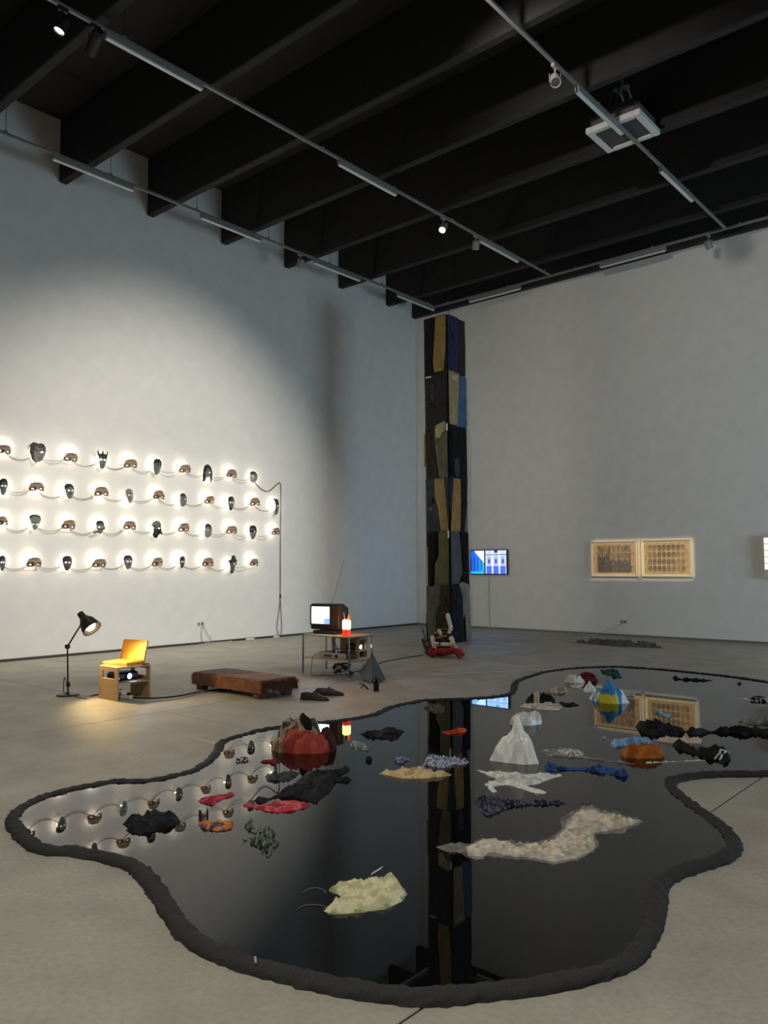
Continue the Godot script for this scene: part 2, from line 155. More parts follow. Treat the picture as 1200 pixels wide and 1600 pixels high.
func glow(key: String, col: Color, energy: float) -> StandardMaterial3D:
	if M.has(key):
		return M[key]
	var m := mat(key, Color(0.02, 0.02, 0.02), 0.4)
	m.emission_enabled = true
	m.emission = col
	m.emission_energy_multiplier = energy
	return m

func tint(m: StandardMaterial3D, scale: float, lo: Color, hi: Color, freq := 0.02, seed_ := 3, bump := 0.0, mid := 0.5) -> StandardMaterial3D:
	var n := FastNoiseLite.new()
	n.seed = seed_
	n.frequency = freq
	n.fractal_octaves = 5
	var t := NoiseTexture2D.new()
	t.width = 512
	t.height = 512
	t.seamless = true
	t.noise = n
	var g := Gradient.new()
	g.offsets = PackedFloat32Array([0.0, mid, 1.0])
	g.colors = PackedColorArray([lo, lo.lerp(hi, 0.5), hi])
	t.color_ramp = g
	m.albedo_texture = t
	m.uv1_triplanar = true
	m.uv1_world_triplanar = true
	m.uv1_scale = Vector3.ONE * scale
	if bump > 0.0:
		var b := NoiseTexture2D.new()
		b.width = 512
		b.height = 512
		b.seamless = true
		b.noise = n
		m.heightmap_enabled = true
		m.heightmap_texture = b
		m.heightmap_scale = bump
	return m

func surf() -> SurfaceTool:
	var st := SurfaceTool.new()
	st.begin(Mesh.PRIMITIVE_TRIANGLES)
	return st

func numbered(called: String) -> String:
	if not taken.has(called):
		taken[called] = 0
		return called
	taken[called] += 1
	return "%s_%03d" % [called, taken[called]]

func build(st: SurfaceTool, called: String, m: Material, parent: Node = null, normals := true) -> MeshInstance3D:
	if normals:
		st.generate_normals()
	var o := MeshInstance3D.new()
	o.mesh = st.commit()
	o.mesh.surface_set_material(0, m)
	o.cast_shadow = GeometryInstance3D.SHADOW_CASTING_SETTING_ON
	if parent == null:
		o.name = numbered(called)
		add_child(o)
	else:
		o.name = called
		parent.add_child(o, true)
	return o

func thing(called: String, label: String, category: String, at := Vector3.ZERO, group := "", turn := 0.0) -> Node3D:
	var o := Node3D.new()
	o.name = numbered(called)
	add_child(o)
	o.position = at
	o.rotation.y = turn
	tag(o, label, category, group)
	return o

func tag(o: Node, label: String, category: String, group := "") -> void:
	o.set_meta("label", label)
	o.set_meta("category", category)
	if group != "":
		o.set_meta("group", group)

func structure(called: String, label: String, category: String) -> Node3D:
	var o := Node3D.new()
	o.name = numbered(called)
	add_child(o)
	tag(o, label, category)
	o.set_meta("kind", "structure")
	return o

func tri(st: SurfaceTool, a: Vector3, b: Vector3, c: Vector3) -> void:
	st.add_vertex(a)
	st.add_vertex(b)
	st.add_vertex(c)

func quad(st: SurfaceTool, a: Vector3, b: Vector3, c: Vector3, d: Vector3) -> void:
	tri(st, a, b, c)
	tri(st, a, c, d)

# a box with chamfered edges, flat shaded
func bx(st: SurfaceTool, c: Vector3, s: Vector3, bevel := 0.0, basis := Basis.IDENTITY) -> void:
	st.set_smooth_group(-1)
	var h := s * 0.5
	var b: float = minf(bevel, minf(h.x, minf(h.y, h.z)) * 0.9)
	if b <= 0.0:
		for ax in 3:
			for sg in [-1.0, 1.0]:
				var u := (ax + 1) % 3
				var v := (ax + 2) % 3
				var q := []
				for k in [[-1, -1], [1, -1], [1, 1], [-1, 1]]:
					var p := Vector3.ZERO
					p[ax] = h[ax] * sg
					p[u] = h[u] * k[0]
					p[v] = h[v] * k[1]
					q.append(c + basis * p)
				if sg > 0:
					quad(st, q[0], q[3], q[2], q[1])
				else:
					quad(st, q[0], q[1], q[2], q[3])
		return
	var prof := []
	var pts := {}
	for sx in [-1, 1]:
		for sy in [-1, 1]:
			for sz in [-1, 1]:
				var k := Vector3(sx, sy, sz)
				for ax in 3:
					var p := Vector3(h.x - b, h.y - b, h.z - b) * k
					p[ax] = h[ax] * k[ax]
					pts[Vector4(sx, sy, sz, ax)] = c + basis * p
	for ax in 3:
		var u := (ax + 1) % 3
		var v := (ax + 2) % 3
		for sg in [-1, 1]:
			var q := []
			for k in [[-1, -1], [1, -1], [1, 1], [-1, 1]]:
				var kk := Vector4(0, 0, 0, ax)
				kk[ax] = sg
				kk[u] = k[0]
				kk[v] = k[1]
				q.append(pts[kk])
			if sg > 0:
				quad(st, q[0], q[3], q[2], q[1])
			else:
				quad(st, q[0], q[1], q[2], q[3])
		# edges running along ax
		for su in [-1, 1]:
			for sv in [-1, 1]:
				var e := []
				for sa in [-1, 1]:
					var kk := Vector4(0, 0, 0, u)
					kk[ax] = sa
					kk[u] = su
					kk[v] = sv
					e.append(pts[kk])
					kk.w = v
					e.append(pts[kk])
				if su * sv > 0:
					quad(st, e[0], e[2], e[3], e[1])
				else:
					quad(st, e[0], e[1], e[3], e[2])
	for sx in [-1, 1]:
		for sy in [-1, 1]:
			for sz in [-1, 1]:
				var a: Vector3 = pts[Vector4(sx, sy, sz, 0)]
				var d: Vector3 = pts[Vector4(sx, sy, sz, 1)]
				var e: Vector3 = pts[Vector4(sx, sy, sz, 2)]
				if sx * sy * sz > 0:
					tri(st, a, e, d)
				else:
					tri(st, a, d, e)

func box(called: String, m: Material, parent: Node, c: Vector3, s: Vector3, bevel := 0.0, basis := Basis.IDENTITY) -> MeshInstance3D:
	var st := surf()
	bx(st, c, s, bevel, basis)
	return build(st, called, m, parent)

func frame_of(d: Vector3) -> Basis:
	var z := d.normalized()
	var up := Vector3.UP if absf(z.y) < 0.95 else Vector3.RIGHT
	var x := up.cross(z).normalized()
	return Basis(x, z.cross(x), z)

# a swept round tube through points; r may be a number or one radius per point
func tb(st: SurfaceTool, pts: Array, r, seg := 8, cap := true) -> void:
	st.set_smooth_group(1)
	var n := pts.size()
	var rings := []
	var prev := Basis.IDENTITY
	for i in n:
		var d: Vector3 = (pts[mini(i + 1, n - 1)] - pts[maxi(i - 1, 0)])
		if d.length() < 1e-6:
			d = Vector3.UP
		var b := frame_of(d)
		if i > 0:
			# keep rings from twisting
			var x := (prev.x - b.z * prev.x.dot(b.z))
			if x.length() > 1e-4:
				x = x.normalized()
				b = Basis(x, b.z.cross(x), b.z)
		prev = b
		var rr: float = r[i] if r is Array else r
		var ring := []
		for k in seg:
			var a := TAU * k / seg
			ring.append(pts[i] + (b.x * cos(a) + b.y * sin(a)) * rr)
		rings.append(ring)
	for i in n - 1:
		for k in seg:
			var k2 := (k + 1) % seg
			quad(st, rings[i][k], rings[i + 1][k], rings[i + 1][k2], rings[i][k2])
	if cap:
		st.set_smooth_group(-1)
		for k in range(1, seg - 1):
			tri(st, rings[0][0], rings[0][k], rings[0][k + 1])
			tri(st, rings[n - 1][0], rings[n - 1][k + 1], rings[n - 1][k])

func tube(called: String, m: Material, parent: Node, pts: Array, r, seg := 8) -> MeshInstance3D:
	var st := surf()
	tb(st, pts, r, seg)
	return build(st, called, m, parent)

# lathe: profile points (radius, height) turned round local y
func lt(st: SurfaceTool, prof: Array, seg := 20, xf := Transform3D.IDENTITY, smooth := true) -> void:
	for i in prof.size() - 1:
		var a: Vector2 = prof[i]
		var b: Vector2 = prof[i + 1]
		st.set_smooth_group((i + 1) if smooth else -1)
		for k in seg:
			var t0 := TAU * k / seg
			var t1 := TAU * (k + 1) / seg
			var p00 := xf * Vector3(a.x * cos(t0), a.y, a.x * sin(t0))
			var p01 := xf * Vector3(a.x * cos(t1), a.y, a.x * sin(t1))
			var p10 := xf * Vector3(b.x * cos(t0), b.y, b.x * sin(t0))
			var p11 := xf * Vector3(b.x * cos(t1), b.y, b.x * sin(t1))
			if a.x > 1e-5:
				tri(st, p00, p01, p10)
			if b.x > 1e-5:
				tri(st, p01, p11, p10)

func lathe(called: String, m: Material, parent: Node, prof: Array, seg := 20, xf := Transform3D.IDENTITY) -> MeshInstance3D:
	var st := surf()
	lt(st, prof, seg, xf)
	return build(st, called, m, parent)

func sag(a: Vector3, b: Vector3, drop: float, n := 10) -> Array:
	var out := []
	for i in n + 1:
		var t := float(i) / n
		out.append(a.lerp(b, t) + Vector3(0, -drop * 4.0 * t * (1.0 - t), 0))
	return out

func smooth_path(ctrl: Array, steps := 6, closed := false) -> Array:
	var out := []
	var n := ctrl.size()
	var last := n if closed else n - 1
	for i in last:
		var p0 = ctrl[(i - 1 + n) % n] if closed or i > 0 else ctrl[0]
		var p1 = ctrl[i]
		var p2 = ctrl[(i + 1) % n]
		var p3 = ctrl[(i + 2) % n] if closed or i + 2 < n else ctrl[n - 1]
		for s in steps:
			var t := float(s) / steps
			out.append(0.5 * ((2.0 * p1) + (p2 - p0) * t + (2.0 * p0 - 5.0 * p1 + 4.0 * p2 - p3) * t * t + (3.0 * p1 - p0 - 3.0 * p2 + p3) * t * t * t))
	if not closed:
		out.append(ctrl[n - 1])
	return out

func edge_distance(p: Vector2, poly: PackedVector2Array) -> float:
	var best := 1e9
	var n := poly.size()
	for i in n:
		best = minf(best, p.distance_squared_to(Geometry2D.get_closest_point_to_segment(p, poly[i], poly[(i + 1) % n])))
	return sqrt(best)

# a piece of cloth or shell: the outline filled with triangles, each point given a height and a colour.
# shape.call(point, distance to the edge) -> height; paint.call(point) -> Color; ground lays it flat (x, height, z), else it stands (x, y, height)
func patch(st: SurfaceTool, outline: PackedVector2Array, spacing: float, shape: Callable, paint: Callable, ground: bool, holes: Array = [], facet := false, xf := Transform3D.IDENTITY) -> void:
	var edge := PackedVector2Array()
	var n := outline.size()
	for i in n:
		var a := outline[i]
		var b := outline[(i + 1) % n]
		var k := maxi(1, int(ceil(a.distance_to(b) / spacing)))
		for j in k:
			edge.append(a.lerp(b, float(j) / k))
	var pts := edge.duplicate()
	for hole in holes:
		for p in hole:
			pts.append(p)
	var lo := outline[0]
	var hi := outline[0]
	for p in outline:
		lo = lo.min(p)
		hi = hi.max(p)
	var row := 0
	var y := lo.y
	while y < hi.y:
		var x := lo.x + (0.5 * spacing if row % 2 else 0.0)
		while x < hi.x:
			var q := Vector2(x, y) + Vector2(rng.randf_range(-1, 1), rng.randf_range(-1, 1)) * spacing * 0.22
			if Geometry2D.is_point_in_polygon(q, outline) and edge_distance(q, edge) > spacing * 0.45:
				var ok := true
				for hole in holes:
					if Geometry2D.is_point_in_polygon(q, hole) or edge_distance(q, hole) < spacing * 0.3:
						ok = false
				if ok:
					pts.append(q)
			x += spacing
		y += spacing * 0.87
		row += 1
	var where := PackedVector3Array()
	var cols := PackedColorArray()
	for i in pts.size():
		var d := 0.0 if i < edge.size() else edge_distance(pts[i], edge)
		var h: float = shape.call(pts[i], d)
		where.append(xf * (Vector3(pts[i].x, h, pts[i].y) if ground else Vector3(pts[i].x, pts[i].y, h)))
		cols.append(paint.call(pts[i]))
	st.set_smooth_group(-1 if facet else 1)
	var t := Geometry2D.triangulate_delaunay(pts)
	for i in range(0, t.size(), 3):
		var c := (pts[t[i]] + pts[t[i + 1]] + pts[t[i + 2]]) / 3.0
		if not Geometry2D.is_point_in_polygon(c, outline):
			continue
		var out := false
		for hole in holes:
			if Geometry2D.is_point_in_polygon(c, hole):
				out = true
		if out:
			continue
		var ids := [t[i], t[i + 1], t[i + 2]]
		var cross := (pts[ids[1]] - pts[ids[0]]).cross(pts[ids[2]] - pts[ids[0]])
		if (cross < 0.0) == ground:
			ids = [ids[0], ids[2], ids[1]]
		for k in ids:
			st.set_color(cols[k])
			st.add_vertex(where[k])

func lin(c: Color) -> Color:
	return c.srgb_to_linear()

# ------------------------------------------------------------------ scene
func _ready() -> void:
	rng.seed = 11
	noise.seed = 5
	noise.frequency = 1.0
	noise.fractal_octaves = 3
	soft.seed = 17
	soft.frequency = 1.0
	soft.fractal_type = FastNoiseLite.FRACTAL_NONE
	fine.seed = 9
	fine.frequency = 1.0
	fine.fractal_octaves = 2
	setup_camera()
	room()
	tracks()
	pool()
	garments()
	mask_wall()
	trouser_column()
	laptop_corner()
	bench_and_shoes()
	tv_corner()
	broken_chair()
	back_wall()
	small_details()

func setup_camera() -> void:
	var cam := Camera3D.new()
	cam.name = "camera"
	cam.position = Vector3(0, 1.45, 0)
	cam.basis = Basis(Vector3.UP, deg_to_rad(40.74)) * Basis(Vector3.RIGHT, deg_to_rad(3.96)) * Basis(Vector3.BACK, deg_to_rad(-0.2))
	cam.fov = 65.28
	cam.near = 0.05
	cam.far = 100.0
	cam.current = true
	add_child(cam)
	var env := Environment.new()
	env.background_mode = Environment.BG_COLOR
	env.background_color = Color(0, 0, 0)
	env.tonemap_mode = Environment.TONE_MAPPER_LINEAR
	env.tonemap_exposure = 1.0
	env.sdfgi_enabled = true
	env.ssao_enabled = true
	env.ssil_enabled = true
	var we := WorldEnvironment.new()
	we.name = "world_environment"
	we.environment = env
	add_child(we)

# ------------------------------------------------------------------ room
func room() -> void:
	var white := tint(mat("wall_paint", Color(1, 1, 1), 0.9, 0, 0.25), 0.45, Color(0.885, 0.885, 0.88), Color(0.915, 0.912, 0.905), 0.01, 21)
	var black := tint(mat("black_ceiling_paint", Color(1, 1, 1), 0.75, 0, 0.3), 0.3, Color(0.165, 0.165, 0.17), Color(0.195, 0.195, 0.195), 0.02, 8)
	var concrete := tint(mat("concrete", Color(1, 1, 1), 0.62, 0, 0.45), 0.28, Color(0.565, 0.557, 0.522), Color(0.655, 0.646, 0.607), 0.011, 4)
	var detail := NoiseTexture2D.new()
	detail.width = 1024
	detail.height = 1024
	detail.seamless = true
	var dn := FastNoiseLite.new()
	dn.seed = 31
	dn.frequency = 0.09
	dn.fractal_octaves = 4
	detail.noise = dn
	var ramp := Gradient.new()
	ramp.offsets = PackedFloat32Array([0.0, 0.5, 1.0])
	ramp.colors = PackedColorArray([Color(0.9, 0.9, 0.9), Color(0.97, 0.97, 0.97), Color(1, 1, 1)])
	detail.color_ramp = ramp
	concrete.detail_enabled = true
	concrete.detail_albedo = detail
	concrete.detail_blend_mode = BaseMaterial3D.BLEND_MODE_MUL
	var w := structure("wall_left", "long white wall carrying the lit masks", "wall")
	box("wall_panel", white, w, Vector3(WALL_X - 0.15, CEIL_Y / 2, (WALL_Z + SOUTH_Z) / 2), Vector3(0.3, CEIL_Y + 0.2, SOUTH_Z - WALL_Z + 0.6))
	w = structure("wall_back", "white back wall with framed pictures and monitors", "wall")
	box("wall_panel", white, w, Vector3((WALL_X + EAST_X) / 2, CEIL_Y / 2, WALL_Z - 0.15), Vector3(EAST_X - WALL_X, CEIL_Y + 0.2, 0.3))
	w = structure("wall_right", "white wall closing the hall outside the view", "wall")
	# it has one low wide opening to a daylit window
	var o0 := -14.4
	var o1 := -10.1
	var oh := 3.1
	var zl := WALL_Z - 0.3
	var zh := SOUTH_Z + 0.3
	box("wall_panel", white, w, Vector3(EAST_X + 0.15, CEIL_Y / 2, (zl + o0) / 2), Vector3(0.3, CEIL_Y + 0.2, o0 - zl))
	box("wall_panel", white, w, Vector3(EAST_X + 0.15, CEIL_Y / 2, (zh + o1) / 2), Vector3(0.3, CEIL_Y + 0.2, zh - o1))
	box("lintel", white, w, Vector3(EAST_X + 0.15, (CEIL_Y + 0.2 + oh) / 2, (o0 + o1) / 2), Vector3(0.3, CEIL_Y + 0.2 - oh, o1 - o0))
	var win := structure("window_1", "large daylit frosted window outside the view", "window")
	box("pane", glow("daylit_window_pane", Color(0.84, 0.94, 1.0), 1.0), win, Vector3(EAST_X + 0.2, oh / 2, (o0 + o1) / 2), Vector3(0.02, oh, o1 - o0))
	for k in 4:
		box("mullion", mat("window_steel", Color(0.3, 0.3, 0.3), 0.5, 0.5), win, Vector3(EAST_X + 0.17, oh / 2, o0 + (o1 - o0) * k / 3.0), Vector3(0.05, oh, 0.05), 0.004)
	var day := AreaLight3D.new()
	day.name = "window_daylight"
	day.area_size = Vector2(o1 - o0 - 0.1, oh - 0.1)
	day.light_energy = 35.0
	day.light_color = Color(0.80, 0.93, 1.0)
	day.shadow_enabled = true
	win.add_child(day)
	day.transform = Transform3D(Basis(Vector3.UP, PI / 2), Vector3(EAST_X + 0.13, oh / 2, (o0 + o1) / 2))
	w = structure("wall_front", "white wall behind the viewer", "wall")
	box("wall_panel", white, w, Vector3((WALL_X + EAST_X) / 2, CEIL_Y / 2, SOUTH_Z + 0.15), Vector3(EAST_X - WALL_X, CEIL_Y + 0.2, 0.3))
	# floor: cast slabs with saw cut joints
	var fl := structure("floor", "grey concrete floor cast in large slabs with dark joints", "floor")
	var dark := mat("joint_filler", Color(0.16, 0.155, 0.14), 0.95)
	box("joint_bed", dark, fl, Vector3((WALL_X + EAST_X) / 2, -0.115, (WALL_Z + SOUTH_Z) / 2), Vector3(EAST_X - WALL_X, 0.2, SOUTH_Z - WALL_Z))
	var xs := [WALL_X, -12.42, -7.06, -1.70, 3.66, EAST_X]
	var zs := [WALL_Z, -10.62, -4.76, 1.10, SOUTH_Z]
	for i in xs.size() - 1:
		for j in zs.size() - 1:
			var a := Vector2(xs[i], zs[j])
			var b := Vector2(xs[i + 1], zs[j + 1])
			box("slab", concrete, fl, Vector3((a.x + b.x) / 2, -0.02, (a.y + b.y) / 2), Vector3(b.x - a.x - 0.009, 0.04, b.y - a.y - 0.009), 0.003)
	# ceiling with deep thin beams
	var ce := structure("ceiling", "black painted ceiling with deep thin beams", "ceiling")
	box("slab", black, ce, Vector3((WALL_X + EAST_X) / 2, CEIL_Y + 0.1, (WALL_Z + SOUTH_Z) / 2), Vector3(EAST_X - WALL_X, 0.2, SOUTH_Z - WALL_Z))
	var bz := -6.36
	for k in range(-6, 8):
		var z := bz + 1.7 * k
		if z > WALL_Z + 0.2 and z < SOUTH_Z - 0.1:
			box("beam", black, ce, Vector3((WALL_X + EAST_X) / 2, (CEIL_Y + BEAM_Y) / 2, z - 0.07), Vector3(EAST_X - WALL_X, CEIL_Y - BEAM_Y, 0.14), 0.015)
	box("beam", black, ce, Vector3((WALL_X + EAST_X) / 2, (CEIL_Y + 7.9) / 2, WALL_Z + 0.07), Vector3(EAST_X - WALL_X, CEIL_Y - 7.9, 0.14), 0.01)
	# thin dark shadow gap profile along the wall foot
	var base := mat("base_profile", Color(0.23, 0.22, 0.2), 0.7)
	var t := structure("baseboard_left", "low dark grey strip along the foot of the masked wall", "baseboard")
	box("strip", base, t, Vector3(WALL_X + 0.008, 0.02, (WALL_Z + SOUTH_Z) / 2), Vector3(0.016, 0.04, SOUTH_Z - WALL_Z), 0.003)
	t = structure("baseboard_back", "low pale strip along the foot of the back wall", "baseboard")
	box("strip", mat("pale_profile", Color(0.5, 0.49, 0.47), 0.7), t, Vector3((WALL_X + EAST_X) / 2, 0.02, WALL_Z + 0.008), Vector3(EAST_X - WALL_X, 0.04, 0.016), 0.003)

# ------------------------------------------------------------------ lighting tracks and fixtures
func rail(label: String, a: Vector3, b: Vector3) -> void:
	var t := thing("lighting_track", label, "lighting track", a, "ceiling lighting tracks")
	var d := b - a
	var along := d.normalized()
	var side := Vector3(along.z, 0, -along.x)
	var gm := mat("track_grey", Color(0.50, 0.50, 0.49), 0.45, 0.2)
	var bas := Basis(side, Vector3.UP, along)
	var st := surf()
	bx(st, d / 2, Vector3(0.045, 0.042, d.length()), 0.004, bas)
	build(st, "rail", gm, t)
	var n := int(d.length() / 1.7)
	for i in n + 1:
		var p := along * (0.4 + i * 1.7)
		if p.length() > d.length():
			continue
		tube("hanger", mat("dark_steel", Color(0.2, 0.2, 0.2), 0.5, 0.6), t, [p + Vector3(0, 0.02, 0), p + Vector3(0, CEIL_Y - TRACK_Y, 0)], 0.004, 5)
		box("clip", gm, t, p + Vector3(0, 0.035, 0), Vector3(0.03, 0.03, 0.05), 0.004, bas)

func linear_bar(label: String, c: Vector3, along_z: bool, length := 1.4) -> void:
	var o := thing("linear_fixture", label, "light fixture", c, "unlit linear light bars", 0.0 if along_z else PI / 2)
	box("housing", mat("fixture_grey", Color(0.52, 0.53, 0.53), 0.5, 0.1), o, Vector3(0, -0.055, 0), Vector3(0.062, 0.075, length), 0.006)
	box("diffuser", mat("opal_diffuser", Color(0.86, 0.86, 0.85), 0.45), o, Vector3(0, -0.101, 0), Vector3(0.056, 0.02, length - 0.01), 0.006)
	for s in [-1, 1]:
		box("end_cap", mat("fixture_grey", Color.GRAY), o, Vector3(0, -0.058, s * (length / 2 + 0.004)), Vector3(0.06, 0.072, 0.01), 0.003)

func track_spot(label: String, p: Vector3, dir: Vector3, body: Color, lit := 0.0, angle := 25.0, blend := 0.5, col := Color(1, 0.95, 0.87), spill := 0.0, long := 0.17) -> void:
	var o := thing("track_spotlight", label, "spotlight", p, "track spotlights")
	var bm := mat("spot_body_" + body.to_html(false), body, 0.5, 0.1)
	dir = dir.normalized()
	box("adapter", bm, o, Vector3(0, -0.04, 0), Vector3(0.05, 0.05, 0.12), 0.006)
	tube("stem", bm, o, [Vector3(0, -0.06, 0), Vector3(0, -0.16, 0)], 0.012, 8)
	var c := Vector3(0, -0.22, 0)
	var bas := frame_of(dir)
	var xf := Transform3D(Basis(bas.x, dir, bas.x.cross(dir)), c)
	lathe("can", bm, o, [Vector2(0, -long * 0.5), Vector2(0.05, -long * 0.5), Vector2(0.065, -long * 0.35), Vector2(0.068, long * 0.5), Vector2(0.06, long * 0.5), Vector2(0.055, long * 0.38), Vector2(0, long * 0.3)], 20, xf)
	for s in [-1, 1]:
		box("bracket", bm, o, c + bas.x * s * 0.072 + Vector3(0, 0.035, 0), Vector3(0.006, 0.1, 0.03), 0.002, Basis(bas.x, Vector3.UP, bas.x.cross(Vector3.UP)))
	var lens_at := c + dir * long * 0.42
	var lm: Material = glow("lit_lens", Color(1, 0.95, 0.86), 6.0) if lit > 0.0 else mat("dark_lens", Color(0.25, 0.25, 0.26), 0.1)
	lathe("lens", lm, o, [Vector2(0, 0.012), Vector2(0.03, 0.009), Vector2(0.054, 0.0), Vector2(0, -0.004)], 18, Transform3D(xf.basis, lens_at))
	if lit > 0.0:
		var l := SpotLight3D.new()
		l.name = "spot_beam"
		l.light_energy = lit
		l.light_color = col
		l.spot_angle = angle
		l.spot_angle_attenuation = blend
		l.spot_range = 40.0
		l.spot_attenuation = 2.0
		l.light_size = 0.05
		l.shadow_enabled = true
		o.add_child(l)
		l.transform = Transform3D(frame_of(-dir), c + dir * (long * 0.5 + 0.01))
		if spill > 0.0:
			var s2 := l.duplicate()
			s2.name = "spot_spill"
			s2.light_energy = spill
			s2.spot_angle = 80.0
			s2.spot_angle_attenuation = 0.6
			o.add_child(s2)

func tracks() -> void:
	var y := TRACK_Y
	rail("lighting track running close along the masked wall", Vector3(-11.66, y, 5.6), Vector3(-11.66, y, -15.5))
	rail("lighting track crossing the ceiling above the tower of trousers", Vector3(-8.45, y, 5.6), Vector3(-8.45, y, -15.45))
	rail("lighting track passing under the ceiling projector", Vector3(-4.72, y, 5.6), Vector3(-4.72, y, -15.45))
	rail("lighting track outside the view that carries the wall wash", Vector3(-1.0, y, 5.6), Vector3(-1.0, y, -15.45))
	rail("lighting track running along the back wall", Vector3(-11.66, y, -15.48), Vector3(4.9, y, -15.48))
	for a in [["nearest bar beside masked wall", -6.42], ["second bar beside masked wall", -9.2], ["third bar beside masked wall", -12.05], ["bar beside masked wall in the far corner", -14.75]]:
		linear_bar("unlit white linear light, " + a[0], Vector3(-11.66, y, a[1]), true)
	for a in [["nearest and largest on the middle track", -5.45], ["before the lit spotlight on the middle track", -9.45], ["past the lit spotlight on the middle track", -13.4]]:
		linear_bar("unlit white linear light, " + a[0], Vector3(-8.45, y, a[1]), true)
	for a in [["overlapping the ceiling projector", -10.15], ["between ceiling projector and back wall", -13.0]]:
		linear_bar("unlit white linear light, " + a[0], Vector3(-4.72, y, a[1]), true)
	for a in [["along back wall above the tower", -9.95], ["along back wall right of the middle track", -6.6]]:
		linear_bar("unlit grey linear light, " + a[0], Vector3(a[1], y, -15.52), false)
	var grey := Color(0.55, 0.55, 0.54)
	var blk := Color(0.09, 0.09, 0.09)
	track_spot("black spotlight with glowing lens in the upper corner", Vector3(-8.45, y, -4.22), Vector3(-0.12, -0.85, 0.3), blk, 1.0, 40.0, 0.6, Color(1, 0.955, 0.885), 4.0, 0.2)
	track_spot("long black spotlight aimed sideways beside the nearest linear light", Vector3(-8.45, y, -4.62), Vector3(-0.9, -0.28, -0.2), blk, 0.0, 25, 0.5, Color.WHITE, 0, 0.34)
	track_spot("grey spotlight with a brightly lit lens on the middle track", Vector3(-8.45, y, -11.5), Vector3(0.15, -0.75, 0.62), grey, 5.0, 45.0, 0.7)
	track_spot("unlit grey spotlight at the start of the farthest middle bar", Vector3(-8.45, y, -12.55), Vector3(-0.2, -0.9, -0.2), grey)
	track_spot("unlit grey spotlight before the projector on the next track", Vector3(-4.72, y, -8.85), Vector3(0.35, -0.75, 0.45), grey)
	track_spot("grey spotlight on the back wall track aimed at the wall", Vector3(-5.05, y, -15.48), Vector3(0.1, -0.8, -0.5), grey)
	track_spot("unlit grey spotlight on the track beside the masked wall", Vector3(-11.66, y, -10.95), Vector3(-0.4, -0.85, 0.1), grey)
	# lit fixtures outside the view
	track_spot("grey wall wash spotlight aimed at the masks", Vector3(-1.0, y, -7.3), Vector3(-11.72, -5.44, -1.15), grey, 92.0, 23.0, 0.85, Color(1, 0.965, 0.905))
	track_spot("grey flood on the unseen track above the viewer", Vector3(-1.0, y, 0.4), Vector3(-0.25, -0.95, -0.05), grey, 40.0, 62.0, 0.8, Color(1, 0.96, 0.90))
	track_spot("grey flood on the middle track behind the viewer", Vector3(-8.45, y, 1.2), Vector3(0.45, -0.85, 0.1), grey, 2.5, 62.0, 0.8, Color(1, 0.93, 0.83))
	track_spot("grey flood on the projector track aimed at the back wall", Vector3(-4.72, y, -6.3), Vector3(0.0, -0.40, -0.9), grey, 11.0, 50.0, 1.0, Color(1, 0.95, 0.90))

	# large projector hung from the ceiling
	var p := thing("ceiling_projector", "large white rimmed grey projector hanging from the ceiling", "projector", Vector3(-4.80, 7.90, -11.07))
	var white := mat("projector_white", Color(0.8, 0.8, 0.79), 0.5)
	var shell := mat("projector_grey", Color(0.30, 0.30, 0.30), 0.6)
	box("casing", shell, p, Vector3(0, 0.16, 0), Vector3(0.76, 0.2, 0.68), 0.05)
	box("casing_top", shell, p, Vector3(0, 0.3, 0), Vector3(0.56, 0.1, 0.54), 0.04)
	box("grille_plate", mat("grille_dark", Color(0.26, 0.26, 0.26), 0.7), p, Vector3(0, 0.022, 0), Vector3(0.68, 0.03, 0.6))
	for s in [-1, 1]:
		box("rim", white, p, Vector3(s * 0.37, 0.03, 0), Vector3(0.1, 0.09, 0.76), 0.012)
		box("rim", white, p, Vector3(0, 0.03, s * 0.33), Vector3(0.64, 0.09, 0.1), 0.012)
	for k in 8:
		box("vent_slat", mat("grille_slat", Color(0.4, 0.4, 0.39), 0.6), p, Vector3(-0.3, 0.0, -0.28 + k * 0.08), Vector3(0.05, 0.02, 0.016), 0.003)
	var pipe := mat("yoke_steel", Color(0.36, 0.36, 0.36), 0.45, 0.5)
	for s in [-1, 1]:
		var arc := []
		for i in 13:
			var a := PI * i / 12.0
			arc.append(Vector3(s * 0.06, 0.2 + sin(a) * 0.5, cos(a) * 0.33))
		tube("yoke", pipe, p, arc, 0.018, 8)
	tube("mount", pipe, p, [Vector3(0, 0.69, 0), Vector3(0, CEIL_Y - 7.90, 0)], 0.03, 10)
	box("clamp", pipe, p, Vector3(0, 0.7, 0), Vector3(0.22, 0.06, 0.12), 0.015)
	tube("cable", mat("black_rubber", Color(0.05, 0.05, 0.05), 0.6), p, smooth_path([Vector3(0.1, 0.34, 0.1), Vector3(0.16, 0.5, 0.12), Vector3(0.06, 0.6, 0.04), Vector3(0.02, 0.72, 0.02)], 5), 0.007, 6)
	# two thin wires that hold the tower of trousers
	for s in [[-9.6, "left"], [-9.14, "right"]]:
		var w := tube("hanging_wire", mat("dark_steel", Color.GRAY), null, [Vector3(s[0], 6.42, -12.6), Vector3(s[0] + 0.04, CEIL_Y, -12.55)], 0.004, 5)
		tag(w, "thin steel wire from the ceiling to the " + ("outer" if s[1] == "left" else "inner") + " top edge of tower", "wire", "tower suspension wires")

